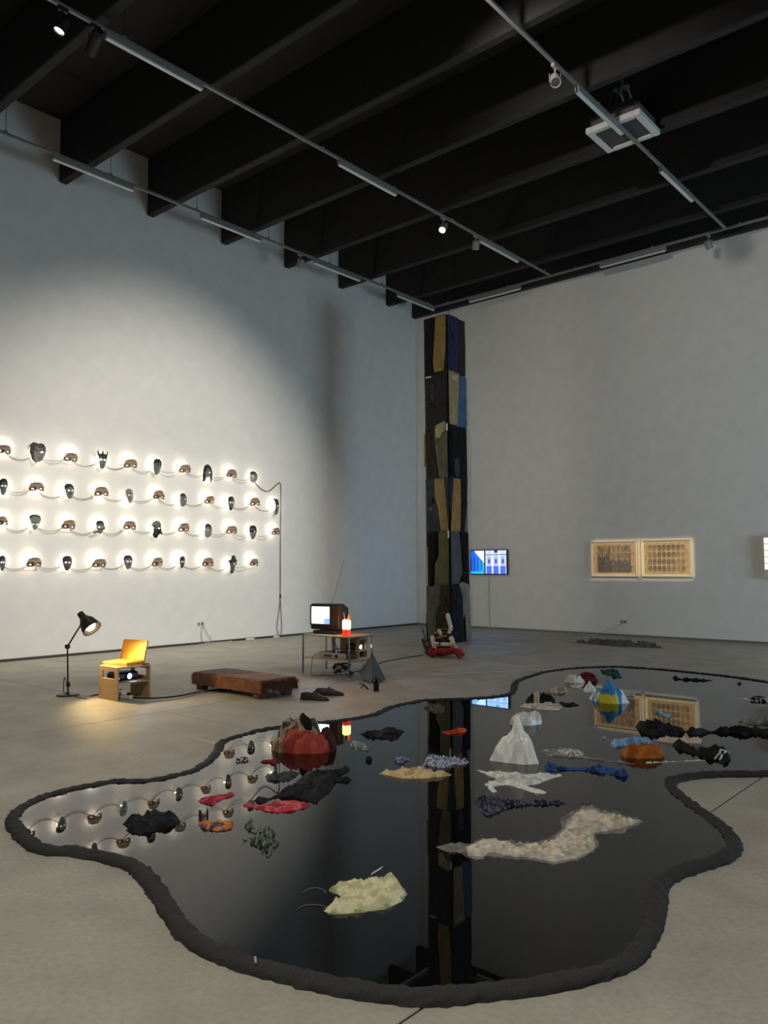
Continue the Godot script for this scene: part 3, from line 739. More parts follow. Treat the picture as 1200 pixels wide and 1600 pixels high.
# ------------------------------------------------------------------ pool
func pool() -> void:
	var o := thing("pool", "shallow black water pool with a wavy black rim on the floor", "pool")
	var ctrl := []
	for i in range(0, RIM.size(), 2):
		ctrl.append(Vector3(RIM[i], 0, RIM[i + 1]))
	var path := smooth_path(ctrl, 5, true)
	# even out the steps
	var even := []
	var step := 0.028
	var carry := 0.0
	for i in path.size():
		var a: Vector3 = path[i]
		var b: Vector3 = path[(i + 1) % path.size()]
		var l := a.distance_to(b)
		var s := carry
		while s < l:
			even.append(a.lerp(b, s / l))
			s += step
		carry = s - l
	var st := surf()
	st.set_smooth_group(1)
	var n := even.size()
	var rings := []
	var seg := 9
	for i in n:
		var d: Vector3 = (even[(i + 2) % n] - even[(i - 2 + n) % n]).normalized()
		var side := Vector3(-d.z, 0, d.x)
		var p: Vector3 = even[i]
		var ring := []
		var w := 0.043 + 0.006 * noise.get_noise_2d(p.x * 3.0, p.z * 3.0)
		for k in seg:
			var a := PI * k / (seg - 1)
			var bump := 0.008 * fine.get_noise_3d(p.x * 20.0 + k * 0.7, p.z * 20.0, k * 1.3) + 0.005 * fine.get_noise_3d(p.x * 60.0, p.z * 60.0, k * 2.0)
			var c := cos(a)
			ring.append(p + side * (signf(c) * pow(absf(c), 0.8) * (w + bump * 1.5)) + Vector3(0, pow(sin(a), 0.7) * (0.037 + bump * 1.3) - 0.002, 0))
		rings.append(ring)
	for i in n:
		for k in seg - 1:
			quad(st, rings[i][k], rings[i][k + 1], rings[(i + 1) % n][k + 1], rings[(i + 1) % n][k])
	var rm := tint(mat("rim_rubber", Color(1, 1, 1), 0.82, 0, 0.35), 2.5, Color(0.14, 0.143, 0.146), Color(0.215, 0.218, 0.222), 0.05, 14)
	build(st, "rim", rm, o)
	var poly := PackedVector2Array()
	for i in range(0, n, 3):
		poly.append(Vector2(even[i].x, even[i].z))
	var t := Geometry2D.triangulate_polygon(poly)
	st = surf()
	for i in range(0, t.size(), 3):
		var ids := [t[i], t[i + 1], t[i + 2]]
		if (poly[ids[1]] - poly[ids[0]]).cross(poly[ids[2]] - poly[ids[0]]) < 0:
			ids = [ids[0], ids[2], ids[1]]
		for k in ids:
			st.set_normal(Vector3.UP)
			st.add_vertex(Vector3(poly[k].x, WATER_Y, poly[k].y))
	var wm := mat("black_water", Color(0.035, 0.036, 0.04), 0.012, 0.0, 0.40)
	build(st, "water", wm, o, false)

func garments() -> void:
	var idx := 0
	for g in GARMENTS:
		idx += 1
		var poly := PackedVector2Array()
		for i in range(0, g.p.size(), 2):
			poly.append(Vector2(g.p[i], g.p[i + 1]))
		var area := 0.0
		var inr := 0.0
		for i in poly.size():
			area += poly[i].cross(poly[(i + 1) % poly.size()])
		area = absf(area) * 0.5
		for p in poly:
			inr = maxf(inr, p.length())
		var spacing := clampf(sqrt(area / 900.0), 0.006, 0.02)
		var w: float = clampf(sqrt(area) * 0.16, 0.012, 0.05)
		var cols := []
		for c in g.k:
			cols.append(lin(hexc(c)))
		var off := Vector2(idx * 7.3, idx * 3.1)
		var cf: float = g.get("cf", 7.0)
		var ff: float = g.get("ff", 6.5)
		var sub: float = g.get("sub", 0.0)
		var dome: bool = g.has("dome")
		var peak: Array = g.get("peak", [])
		var turn := Basis(Vector3.UP, idx * 1.7)
		var reach := sqrt(area / PI)
		var shape := func(p: Vector2, d: float) -> float:
			var q3: Vector3 = turn * Vector3(p.x, 0, p.y)
			var q := Vector2(q3.x * ff, q3.z * ff * 0.55) + off
			var fold: float = 1.0 - absf(soft.get_noise_2d(q.x, q.y)) * 1.9
			var low: float = 0.5 + soft.get_noise_2d(p.x * 5.0 + off.y, p.y * 5.0 + off.x)
			var crease: float = 1.0 - absf(fine.get_noise_2d(q.x * 2.6, q.y * 2.6)) * 2.0
			var e: float = smoothstep(0.0, w, d)
			var hh: float = g.h
			var wr0: float = maxf(0.0, 1.0 - absf(soft.get_noise_2d(q.x * 2.2 + 11.0, q.y * 1.6 + q.x * 0.8)) * 2.4)
			if dome:
				var k: float = clampf(d * (1.15 + 0.45 * soft.get_noise_2d(p.x * 11.0 + off.x, p.y * 11.0)) / (reach * 0.62), 0.0, 1.0)
				return -0.006 + hh * sqrt(1.0 - (1.0 - k) * (1.0 - k)) * (0.80 + 0.22 * low) * (0.93 + 0.08 * fold) + e * (0.005 * crease + 0.022 * wr0 * wr0)
			if peak.size() > 0:
				var far: float = Vector2(p.x - peak[0], (p.y - peak[1])).length()
				var rise: float = clampf(1.0 - far / (far + d + 1e-4), 0.0, 1.0)
				var ang := atan2(p.y - peak[1], p.x - peak[0])
				var pleat: float = fine.get_noise_2d(cos(ang) * 2.2 + off.x, sin(ang) * 2.2 + off.y)
				var body: float = 0.62 * sin(minf(rise / 0.5, 1.0) * PI / 2) + 0.42 * smoothstep(0.55, 0.95, rise)
				return -0.006 + peak[2] * body * (0.88 + 0.1 * fold + 0.14 * pleat) + e * 0.008 * crease
			var sharp: float = pow(maxf(fold, 0.0), 2.2)
			var wr: float = maxf(0.0, 1.0 - absf(soft.get_noise_2d(q.x * 2.6 + 31.0, q.y * 1.1 + q.x * 0.4)) * 2.2)
			return -0.006 + e * (0.007 + 0.009 * wr * wr + hh * (0.16 + 0.26 * maxf(low, 0.0) + 0.5 * sharp + 0.07 * maxf(crease, 0.0))) - sub * hh * clampf(1.35 - 1.3 * fold * (0.6 + low), 0.0, 1.6)
		var stripes: bool = g.has("stripes")
		var cuff: bool = g.has("cuff")
		var hem := Color(0, 0, 0, 0)
		if g.has("hem"):
			hem = lin(hexc(g.hem))
		var paint := func(p: Vector2) -> Color:
			var v: float = clampf(0.5 + 0.95 * noise.get_noise_2d(p.x * cf + off.x * 2.0, p.y * cf + off.y), 0.0, 0.999)
			if stripes:
				var a: float = p.dot(Vector2(0.758, -0.652)) + 0.03 * noise.get_noise_2d(p.x * 14.0, p.y * 14.0)
				var b: float = p.dot(Vector2(0.652, 0.758)) + 0.03 * noise.get_noise_2d(p.x * 14.0 + 9.0, p.y * 14.0)
				if b > 0.0 and a > -0.15 and a < 0.03 and edge_distance(p, poly) < 0.042:
					return lin(Color(0.80, 0.76, 0.1))
				if a > 0.075 or a < -0.18 or (b < -0.05 and a < -0.04):
					return cols[2]
				return cols[1] if a > -0.04 else cols[0]
			var i := int(v * cols.size())
			var c: Color = cols[i]
			if hem.a > 0.0 and edge_distance(p, poly) < 0.022 + 0.02 * soft.get_noise_2d(p.x * 12.0, p.y * 12.0):
				c = hem
			var tex: float = 1.0 + 0.16 * fine.get_noise_2d(p.x * 55.0 + off.x, p.y * 55.0)
			return Color(c.r * tex, c.g * tex, c.b * tex)
		var st := surf()
		var facet: bool = g.has("plastic") or g.has("clear")
		patch(st, poly, spacing, shape, paint, true, [], false)
		var m: Material
		if g.has("clear"):
			m = vmat("film_%d" % int(g.clear * 100), 0.3, 0.6, g.clear)
		elif facet:
			m = vmat("plastic_film", 0.34, 0.5)
		else:
			m = vmat("wet_cloth", 0.7, 0.3)
		if facet and not g.has("clear"):
			m.backlight_enabled = true
			m.backlight = Color(0.25, 0.25, 0.25)
		var kids: bool = cuff or g.n == "plastic_bag"
		if not kids:
			var o := build(st, g.n, m)
			o.position = Vector3(g.x, WATER_Y, g.z)
			tag(o, g.l, g.c, "clothes and bags floating in the pool")
			continue
		var th := thing(g.n, g.l, g.c, Vector3(g.x, WATER_Y, g.z), "clothes and bags floating in the pool")
		build(st, "fabric", m, th)
		if cuff:
			# two white stripes round the cuff at the right end
			for k in 2:
				var pts := []
				for i in 8:
					var t := i / 7.0
					var q := Vector2(0.2 + 0.055 * k + 0.09 * t, 0.155 - 0.23 * t)
					q = Vector2(poly[9].x, poly[9].y).lerp(Vector2(poly[6].x, poly[6].y), 0.3 + 0.62 * t) + Vector2(-0.02 - 0.036 * k, -0.006 * k)
					var hgt: float = shape.call(q, edge_distance(q, poly))
					pts.append(Vector3(q.x, maxf(hgt, 0.012) + 0.004, q.y))
				tube("white_stripe", mat("stripe_white", Color(0.78, 0.8, 0.82), 0.8), th, pts, 0.008, 6)
		else:
			for s in [[poly[0], 0.22], [poly[13], 0.3]]:
				var a: Vector2 = s[0] * 0.86
				var pts := []
				for i in 9:
					var t := i / 8.0
					pts.append(Vector3(a.x - 0.09 * t + 0.02 * sin(t * 7.0), 0.003, a.y + 0.06 * t + 0.03 * sin(t * 5.0 + s[1] * 9.0)))
				tube("string_tie", mat("string_pale", Color(0.5, 0.5, 0.46), 0.8), th, pts, 0.0014, 5)
			box("paper_tag", mat("tag_white", Color(0.72, 0.72, 0.7), 0.7), th, Vector3(-0.045, 0.05, -0.15), Vector3(0.06, 0.002, 0.03), 0.0, Basis(Vector3(0.2, 0.5, 0.8).normalized(), 0.7))

# ------------------------------------------------------------------ masks
func outline_of(style: String) -> PackedVector2Array:
	var pts := []
	var face := [[-0.05, -1.0], [-0.38, -0.88], [-0.68, -0.5], [-0.9, 0.0], [-0.98, 0.4], [-0.85, 0.75], [-0.5, 0.96], [0.0, 1.0], [0.5, 0.96], [0.85, 0.75], [0.98, 0.4], [0.9, 0.0], [0.68, -0.5], [0.38, -0.88], [0.05, -1.0]]
	match style:
		"curly":
			pts = [[-0.3, -0.85], [-0.4, -1.0], [-0.15, -0.75], [0.1, -0.78], [0.5, -0.6], [0.8, -0.2], [1.0, 0.25], [0.95, 0.6], [0.75, 0.85], [0.4, 0.92], [0.1, 0.86], [-0.2, 0.95], [-0.5, 1.0], [-0.75, 0.86], [-0.95, 0.75], [-0.88, 0.45], [-1.0, 0.1], [-0.85, -0.2], [-0.75, -0.5], [-0.55, -0.7]]
		"crown":
			pts = [[0, -1.0], [-0.4, -0.85], [-0.65, -0.3], [-0.75, 0.25], [-0.95, 0.55], [-1.0, 0.95], [-0.82, 0.7], [-0.6, 0.6], [-0.2, 0.68], [0.0, 1.0], [0.14, 0.68], [0.5, 0.62], [0.8, 0.72], [1.0, 0.85], [0.92, 0.5], [0.75, 0.2], [0.65, -0.3], [0.4, -0.85]]
		"long":
			pts = [[-0.85, -0.95], [-0.98, -0.3], [-0.9, 0.35], [-0.65, 0.8], [-0.2, 1.0], [0.25, 0.98], [0.7, 0.75], [0.95, 0.3], [1.0, -0.4], [0.85, -1.0], [0.6, -0.9], [0.45, -0.45], [0.1, -0.38], [-0.3, -0.5], [-0.5, -0.9]]
		"cap":
			pts = [[-0.4, -1.0], [-0.6, -0.5], [-0.45, 0.0], [-0.6, 0.3], [-0.75, 0.8], [-1.0, 0.95], [-0.3, 1.0], [0.7, 0.92], [0.9, 0.5], [1.0, 0.1], [0.8, -0.2], [0.7, -0.6], [0.35, -0.95]]
		"helmet":
			pts = [[-0.5, -0.95], [-0.75, -0.6], [-0.55, -0.2], [-0.6, 0.25], [-1.0, 0.45], [-0.7, 0.8], [-0.2, 1.0], [0.3, 0.92], [0.62, 0.6], [0.65, 0.2], [0.75, -0.2], [1.0, -0.55], [0.85, -0.62], [0.5, -0.5], [0.2, -0.7], [0.0, -1.0]]
		"hat":
			pts = [[-0.2, -1.0], [-0.5, -0.75], [-0.45, -0.3], [-0.6, 0.15], [-1.0, 0.42], [-0.5, 0.55], [-0.35, 0.9], [0.0, 1.0], [0.4, 0.9], [0.5, 0.55], [0.85, 0.4], [1.0, 0.0], [0.8, -0.15], [0.55, 0.0], [0.45, -0.4], [0.35, -0.8], [0.1, -0.95]]
		"forehead":
			pts = [[0, -1.0], [-0.35, -0.72], [-0.7, -0.1], [-1.0, 0.4], [-0.92, 0.78], [-0.55, 0.97], [0, 1.0], [0.55, 0.97], [0.92, 0.78], [1.0, 0.4], [0.7, -0.1], [0.35, -0.72]]
		"short2", "narrow":
			pts = [[-0.35, -1.0], [-0.8, -0.75], [-0.85, -0.35], [-0.98, -0.05], [-0.75, 0.2], [-0.8, 0.6], [-0.5, 0.92], [0.05, 1.0], [0.6, 0.85], [0.95, 0.45], [1.0, -0.1], [0.75, -0.6], [0.25, -0.95]]
		_:
			pts = face
	var out := PackedVector2Array()
	for p in pts:
		out.append(Vector2(p[0], p[1]))
	return out

func ellipse(c: Vector2, r: Vector2, n := 8) -> PackedVector2Array:
	var out := PackedVector2Array()
	for i in n:
		out.append(c + Vector2(cos(TAU * i / n) * r.x, sin(TAU * i / n) * r.y))
	return out

func grey_mask(th: Node3D, w: float, h: float, style: String, k: int) -> void:
	var unit := outline_of(style)
	var poly := PackedVector2Array()
	var half := Vector2(w, h) * 0.5
	for p in unit:
		poly.append(p * half)
	var tone := 0.13 + 0.05 * fmod(k * 0.37, 1.0)
	var skin := Color(tone, tone * 1.0, tone * 0.97)
	var hair := Color(0.022, 0.022, 0.022)
	if style in ["dark"]:
		skin *= 0.5
	if style in ["short2", "bald", "forehead", "curly"]:
		skin *= 1.35
	var shift := 0.0
	if style in ["short", "short2", "narrow", "moustache"]:
		shift = 0.14
	if style == "curly":
		shift = 0.12
	var ey := 0.12
	var eyes := []
	if style == "crown" or style == "hand":
		ey = 0.0
	if style == "forehead":
		ey = -0.22
	if style == "hat":
		ey = 0.1
	var open := [1, 1]
	if style in ["short"]:
		open = [0, 0]
	if style in ["narrow", "cap", "curly", "long", "helmet", "hat"]:
		open = [0, 1]
	if style in ["band"]:
		open = [0, 1]
	if style == "short2":
		open = [1, 0]
	for s in 2:
		if open[s]:
			eyes.append(ellipse(Vector2((-0.34 + 0.68 * s + shift), ey) * half, Vector2(maxf(w * 0.095, 0.012), maxf(h * 0.045, 0.009))))
	var shape := func(p: Vector2, d: float) -> float:
		var u := p / half
		var r := clampf(u.length_squared() * 0.62, 0.0, 1.0)
		var z := 0.055 * sqrt(1.0 - r)
		var f := Vector2(u.x - shift, u.y - ey)
		z += 0.028 * exp(-(f.x * f.x) / 0.02) * smoothstep(-0.5, -0.3, f.y) * smoothstep(0.12, -0.3, f.y)
		z += 0.012 * exp(-pow(f.y - 0.16, 2.0) / 0.01) * smoothstep(0.8, 0.3, absf(f.x))
		z -= 0.012 * exp(-pow(f.y, 2.0) / 0.01 - pow(absf(f.x) - 0.34, 2.0) / 0.03)
		z += 0.010 * exp(-pow(f.y + 0.55, 2.0) / 0.008 - f.x * f.x / 0.06)
		if style == "helmet" and u.y > 0.42:
			z += 0.03
		if style == "hat" and u.y > 0.35:
			z += 0.035
		return z
	var paint := func(p: Vector2) -> Color:
		var u := p / half
		var f := Vector2(u.x - shift, u.y - ey)
		var c := skin
		var line := 0.52
		match style:
			"bald": line = 2.0
			"forehead": line = 0.78
			"dark": line = 0.42
			"crown": line = 0.3
			"curly": line = 0.5
			"cap": line = 0.1
			"narrow": line = 0.55
		var wob := 0.06 * sin(u.x * 9.0 + k)
		if u.y > line + wob - 0.35 * u.x * u.x:
			c = hair if style != "curly" else Color(0.07, 0.07, 0.066)
		if style == "curly" and u.x < -0.45:
			c = Color(0.05, 0.05, 0.047)
		if style == "long" and (absf(u.x) > 0.5 or u.y > 0.6):
			c = hair
		if style == "helmet":
			if u.y > 0.42:
				c = Color(0.16, 0.16, 0.15)
			elif u.y < 0.05 or u.x > 0.3:
				c = Color(0.018, 0.018, 0.018)
		if style == "hat":
			c = Color(0.05, 0.05, 0.047) if u.y > 0.32 else skin * 0.8
		if style == "cap":
			c = Color(0.06, 0.06, 0.056) if u.y > 0.15 else skin
		if style == "band" and absf(f.y) < 0.16:
			c = Color(0.012, 0.012, 0.012)
		if style in ["moustache", "beard"] and absf(f.y + 0.42) < 0.06 and absf(f.x) < 0.3:
			c = hair
		if style == "beard" and u.y < -0.55:
			c = hair
		# brows and mouth as printed
		if absf(f.y - 0.16) < 0.045 and absf(absf(f.x) - 0.34) < 0.22:
			c = hair
		if absf(f.y + 0.58) < 0.035 and absf(f.x) < 0.2:
			c = skin * 0.45
		return c
	var st := surf()
	patch(st, poly, maxf(w, h) / 15.0, shape, paint, false, eyes, false)
	build(st, "face", vmat("mask_paper", 0.7, 0.4), th)
	if style == "crown":
		for i in 3:
			var x := (-0.85 + 0.87 * i) * half.x
			tube("crown_spike", mat("crown_dark", Color(0.1, 0.1, 0.1), 0.6), th, [Vector3(x * 0.9, h * 0.3, 0.03), Vector3(x * 1.05, h * 0.5, 0.025)], [0.012, 0.006], 6)
	if style == "hand":
		var hm := mat("hand_grey", Color(0.38, 0.38, 0.37), 0.7)
		tube("forearm", hm, th, [Vector3(-w * 0.8, -h * 0.45, 0.05), Vector3(-w * 0.3, -h * 0.3, 0.075), Vector3(w * 0.05, -h * 0.17, 0.09)], [w * 0.12, w * 0.14, w * 0.15], 8)
		for i in 4:
			var y := -h * 0.2 + i * h * 0.045
			tube("finger", hm, th, [Vector3(0, y, 0.09), Vector3(w * 0.22, y + h * 0.05, 0.088), Vector3(w * 0.4, y + h * 0.09, 0.07)], [0.014, 0.013, 0.009], 6)

func brown_mask_mesh() -> ArrayMesh:
	# upper half of a face: lumpy brow ridge, two eye holes, notch for the nose
	var poly := PackedVector2Array()
	for p in [[-1.0, -0.75], [-0.95, 0.1], [-0.8, 0.45], [-0.72, 0.75], [-0.55, 0.7], [-0.42, 0.92], [-0.22, 0.82], [0.0, 1.0], [0.2, 0.82], [0.42, 0.92], [0.56, 0.7], [0.74, 0.75], [0.8, 0.45], [0.95, 0.1], [1.0, -0.75], [0.85, -0.95], [0.45, -0.94], [0.17, -0.8], [0.0, -0.68], [-0.17, -0.8], [-0.45, -0.94], [-0.85, -0.95]]:
		poly.append(Vector2(p[0], p[1]) * 0.5)
	var holes := [ellipse(Vector2(-0.26, -0.22), Vector2(0.085, 0.08)), ellipse(Vector2(0.26, -0.22), Vector2(0.085, 0.08))]
	var shape := func(p: Vector2, _d: float) -> float:
		var z := 0.24 * sqrt(maxf(0.02, 1.0 - pow(p.x / 0.56, 2.0)))
		z += 0.07 * exp(-pow(p.y - 0.03, 2.0) / 0.008)
		z += 0.05 * sin(p.y * 34.0) * smoothstep(0.06, 0.16, p.y)
		z += 0.10 * exp(-p.x * p.x / 0.006) * smoothstep(0.05, -0.15, p.y)
		z -= 0.06 * exp(-pow(p.y + 0.2, 2.0) / 0.012 - pow(absf(p.x) - 0.26, 2.0) / 0.02)
		return z
	var paint := func(p: Vector2) -> Color:
		var c := Color(0.36, 0.27, 0.19)
		var v := noise.get_noise_2d(p.x * 6.0, p.y * 9.0)
		c = c.lerp(Color(0.20, 0.11, 0.075), clampf(0.2 + v, 0.0, 0.8))
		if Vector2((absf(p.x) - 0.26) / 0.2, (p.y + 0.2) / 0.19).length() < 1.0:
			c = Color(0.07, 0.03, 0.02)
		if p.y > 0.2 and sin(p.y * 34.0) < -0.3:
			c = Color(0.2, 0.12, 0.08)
		return c
	var st := surf()
	patch(st, poly, 0.07, shape, paint, false, holes, false)
	st.generate_normals()
	return st.commit()

func mask_wall() -> void:
	var mesh := brown_mask_mesh()
	var clay := vmat("mask_clay", 0.6, 0.4)
	mesh.surface_set_material(0, clay)
	var bulb := glow("mask_bulb", Color(1, 0.95, 0.84), 7.0)
	var bulb_mesh := SphereMesh.new()
	bulb_mesh.radius = 0.012
	bulb_mesh.height = 0.024
	bulb_mesh.radial_segments = 8
	bulb_mesh.rings = 4
	bulb_mesh.material = bulb
	var rows := {}
	var k := 0
	for m in MASKS:
		k += 1
		var brown: bool = m[5] == "b"
		var th := thing("half_mask" if brown else "face_mask", m[6], "mask", Vector3(WALL_X, m[2], m[1]), "lit masks on the wall", PI / 2)
		if brown:
			var o := MeshInstance3D.new()
			o.mesh = mesh
			o.name = "shell"
			th.add_child(o, true)
			o.scale = Vector3(m[3] * 1.2, m[4] * 1.25, 0.28)
			o.position = Vector3(0, 0, 0.075)
			o.rotation = Vector3(deg_to_rad(rng.randf_range(-10, 14)), deg_to_rad(rng.randf_range(-8, 8)), deg_to_rad(rng.randf_range(-4, 4)))
		else:
			var face := Node3D.new()
			face.name = "mask"
			th.add_child(face)
			grey_mask(face, m[3], m[4], m[5], k)
			face.position = Vector3(0, 0, 0.075)
			face.rotation = Vector3(deg_to_rad(rng.randf_range(-4, 8)), deg_to_rad(rng.randf_range(-12, 12)), deg_to_rad(rng.randf_range(-3, 3)))
		var up: float = rng.randf_range(0.0, 0.05) if brown else rng.randf_range(-0.03, 0.06)
		var at := Vector3(rng.randf_range(-0.03, 0.03), up, 0.024)
		var b := MeshInstance3D.new()
		b.mesh = bulb_mesh
		b.name = "bulb"
		th.add_child(b, true)
		b.position = at
		var l := OmniLight3D.new()
		l.name = "bulb_light"
		l.light_energy = 0.12
		l.light_color = Color(1, 0.95, 0.85)
		l.omni_range = 20.0
		l.omni_attenuation = 2.0
		l.light_size = 0.012
		l.shadow_enabled = true
		th.add_child(l)
		l.position = at
		tube("peg", mat("peg_steel", Color(0.5, 0.5, 0.5), 0.4, 0.7), th, [Vector3(0, 0, 0), Vector3(0, 0.01, 0.05)], 0.004, 5)
		if not rows.has(m[0]):
			rows[m[0]] = []
		rows[m[0]].append(Vector3(WALL_X + 0.03, m[2] - 0.02, m[1]))
	var names := {1: "top", 2: "second", 3: "third", 4: "bottom"}
	var wire := mat("grey_flex", Color(0.3, 0.295, 0.28), 0.6)
	for r in rows:
		var o := thing("light_string", "thin twin flex looping between the lit masks of the %s row" % names[r], "cable", Vector3.ZERO, "flex between the masks")
		var pts: Array = rows[r]
		for i in pts.size() - 1:
			for s in 2:
				tube("flex", wire, o, sag(pts[i] + Vector3(0, 0.01 * s, 0), pts[i + 1] + Vector3(0, 0.02 * s, 0), 0.09 + 0.05 * s + rng.randf_range(-0.03, 0.03)), 0.0034, 5)
	# the supply cable at the end of the rows, down to the floor
	var c := thing("supply_cable", "black supply cable dropping from the mask rows to the floor", "cable", Vector3(WALL_X, 0, -11.39))
	var dk := mat("cable_dark", Color(0.16, 0.16, 0.15), 0.6)
	var top: Vector3 = rows[1][rows[1].size() - 1] - c.position
	tube("lead", dk, c, smooth_path([top, Vector3(0.03, 3.08, 0.55), Vector3(0.03, 3.05, 0.35), Vector3(0.03, 3.22, 0.1), Vector3(0.02, 3.24, 0.03), Vector3(0.018, 3.1, 0.0), Vector3(0.018, 2.2, 0.005), Vector3(0.018, 0.9, 0.0)], 6), 0.009, 6)
	box("connector", dk, c, Vector3(0.02, 0.85, 0.0), Vector3(0.03, 0.09, 0.03), 0.005)
	for s in [[0.02, 0.03], [0.06, -0.1]]:
		tube("tail", dk, c, smooth_path([Vector3(0.02, 0.81, 0.0), Vector3(0.03, 0.5, -s[1] * 0.5), Vector3(0.035, 0.2, -s[1]), Vector3(0.06, 0.03, s[0]), Vector3(0.08, 0.008, 0.1)], 6), 0.006, 6)

# ------------------------------------------------------------------ tower of trousers
const COL := Vector3(-9.37, 0, -12.80)   # centre of the base
const COL_W := 0.56                       # along x
const COL_D := 0.60                       # along z
const TIERS := [0.0, 1.10, 2.14, 3.18, 4.23, 5.28, 6.42]
# tier from the top, face (z faces the viewer's left, x the right), sRGB colour, outline in face units (u across, v down), lift
const PANELS := [
	[1, "z", "1c1c1e", [0, 0, 0.56, 0, 0.5, 0.4, 0.44, 1.02, 0, 1.04], 0.012],
	[1, "z", "8e7648", [0.55, 0.0, 1.0, 0.0, 0.98, 0.55, 0.88, 0.98, 0.47, 0.99, 0.42, 0.78, 0.5, 0.4], 0.024],
	[1, "z", "25262a", [0.9, 0.5, 1.0, 0.3, 1.0, 1.0, 0.84, 1.02], 0.014],
	[1, "x", "26304a", [0.0, 0.0, 0.62, 0.0, 0.58, 0.5, 0.5, 1.0, 0.0, 1.0], 0.018],
	[1, "x", "2c2a28", [0.55, 0.02, 1.0, 0.03, 1.02, 0.5, 1.0, 1.0, 0.48, 1.0, 0.55, 0.5], 0.014],
	[2, "z", "2b2a2e", [0.0, 0.02, 1.0, 0.0, 0.98, 1.0, 0.6, 1.03, 0.05, 1.0], 0.016],
	[2, "z", "55545a", [0.36, 0.2, 0.44, 0.22, 0.38, 0.55, 0.28, 0.6], 0.026],
	[2, "x", "9c8e6a", [0.0, -0.02, 0.6, 0.0, 0.56, 0.3, 0.45, 1.0, 0.2, 1.0, 0.0, 1.0], 0.022],
	[2, "x", "b4a682", [0.1, 0.03, 0.5, 0.02, 0.4, 0.2, 0.2, 0.22, 0.1, 0.14], 0.032],
	[2, "x", "4a648c", [0.66, 0.02, 1.0, 0.03, 1.0, 1.0, 0.42, 1.02, 0.52, 0.5], 0.02],
	[3, "z", "2f2d25", [0.08, -0.02, 0.6, 0.0, 0.55, 0.5, 0.65, 1.0, 0.02, 1.0, 0.05, 0.5], 0.014],
	[3, "z", "5f5e4c", [0.45, 0.08, 1.0, 0.05, 1.0, 1.0, 0.64, 1.0, 0.5, 0.5, 0.44, 0.26], 0.024],
	[3, "z", "a89c7e", [0.5, 0.0, 0.92, -0.06, 0.96, 0.14, 0.72, 0.28, 0.48, 0.27], 0.034],
	[3, "z", "7a6040", [-0.02, 0.12, 0.06, 0.12, 0.06, 0.75, -0.02, 0.75], 0.02],
	[3, "x", "14151a", [0.0, 0.0, 1.0, 0.0, 1.02, 1.02, 0.05, 1.0], 0.018],
	[3, "x", "3a4252", [0.3, 0.6, 0.52, 0.62, 0.5, 0.95, 0.36, 1.0, 0.22, 0.85], 0.028],
	[4, "z", "363c44", [0.0, 0.0, 1.0, 0.0, 1.0, 1.0, 0.0, 1.0], 0.012],
	[4, "z", "8c7a50", [0.42, 0.0, 0.84, 0.0, 0.92, 0.5, 1.0, 0.98, 0.68, 1.0, 0.56, 0.55, 0.44, 0.35], 0.024],
	[4, "z", "8a7850", [0.22, 0.5, 0.3, 0.5, 0.28, 0.62, 0.16, 0.66], 0.02],
	[4, "x", "30353d", [0.0, 0.0, 0.3, 0.0, 0.16, 0.6, 0.0, 0.62], 0.014],
	[4, "x", "a07c50", [0.2, 0.0, 0.58, 0.0, 0.56, 0.6, 0.52, 1.0, 0.0, 1.0, 0.06, 0.6], 0.024],
	[4, "x", "191a1f", [0.56, 0.0, 1.02, 0.0, 0.98, 0.5, 0.8, 1.0, 0.52, 1.0], 0.018],
	[4, "x", "6e6c66", [0.96, 0.4, 1.0, 0.3, 1.0, 1.0, 0.78, 1.0], 0.014],
	[5, "z", "0e0e0e", [0.08, 0.0, 0.6, 0.0, 0.58, 0.5, 0.42, 0.6, 0.36, 1.04, 0.08, 1.04], 0.022],
	[5, "z", "5a593e", [0.56, 0.0, 1.0, 0.0, 1.0, 1.0, 0.38, 1.0, 0.4, 0.6, 0.58, 0.45], 0.026],
	[5, "z", "a89668", [-0.02, 0.25, 0.08, 0.3, 0.08, 0.98, -0.02, 0.98], 0.018],
	[5, "x", "545759", [0.0, 0.0, 0.45, 0.0, 0.55, 0.4, 0.6, 0.8, 0.4, 0.98, 0.0, 0.98], 0.022],
	[5, "x", "12141c", [0.45, 0.0, 1.02, 0.0, 1.04, 1.0, 0.6, 1.0, 0.62, 0.5], 0.018],
	[6, "z", "55574e", [0.0, 0.0, 0.62, 0.0, 0.6, 0.35, 0.42, 0.5, 0.4, 0.98, 0.06, 0.98, 0.0, 0.5], 0.02],
	[6, "z", "302c22", [0.55, 0.0, 1.0, 0.0, 1.0, 0.98, 0.38, 0.98, 0.42, 0.45], 0.014],
	[6, "z", "121212", [-0.01, 0.45, 0.08, 0.8, 0.08, 0.99, -0.01, 0.99], 0.024],
	[6, "x", "1b1e28", [0.0, 0.0, 0.7, 0.0, 0.62, 0.4, 0.72, 0.95, 0.6, 1.0, 0.0, 0.99], 0.018],
	[6, "x", "7e7f78", [0.4, -0.02, 0.6, -0.06, 1.0, 0.0, 1.02, 0.98, 0.78, 0.99, 0.72, 0.5, 0.62, 0.62, 0.6, 0.2], 0.026],
]

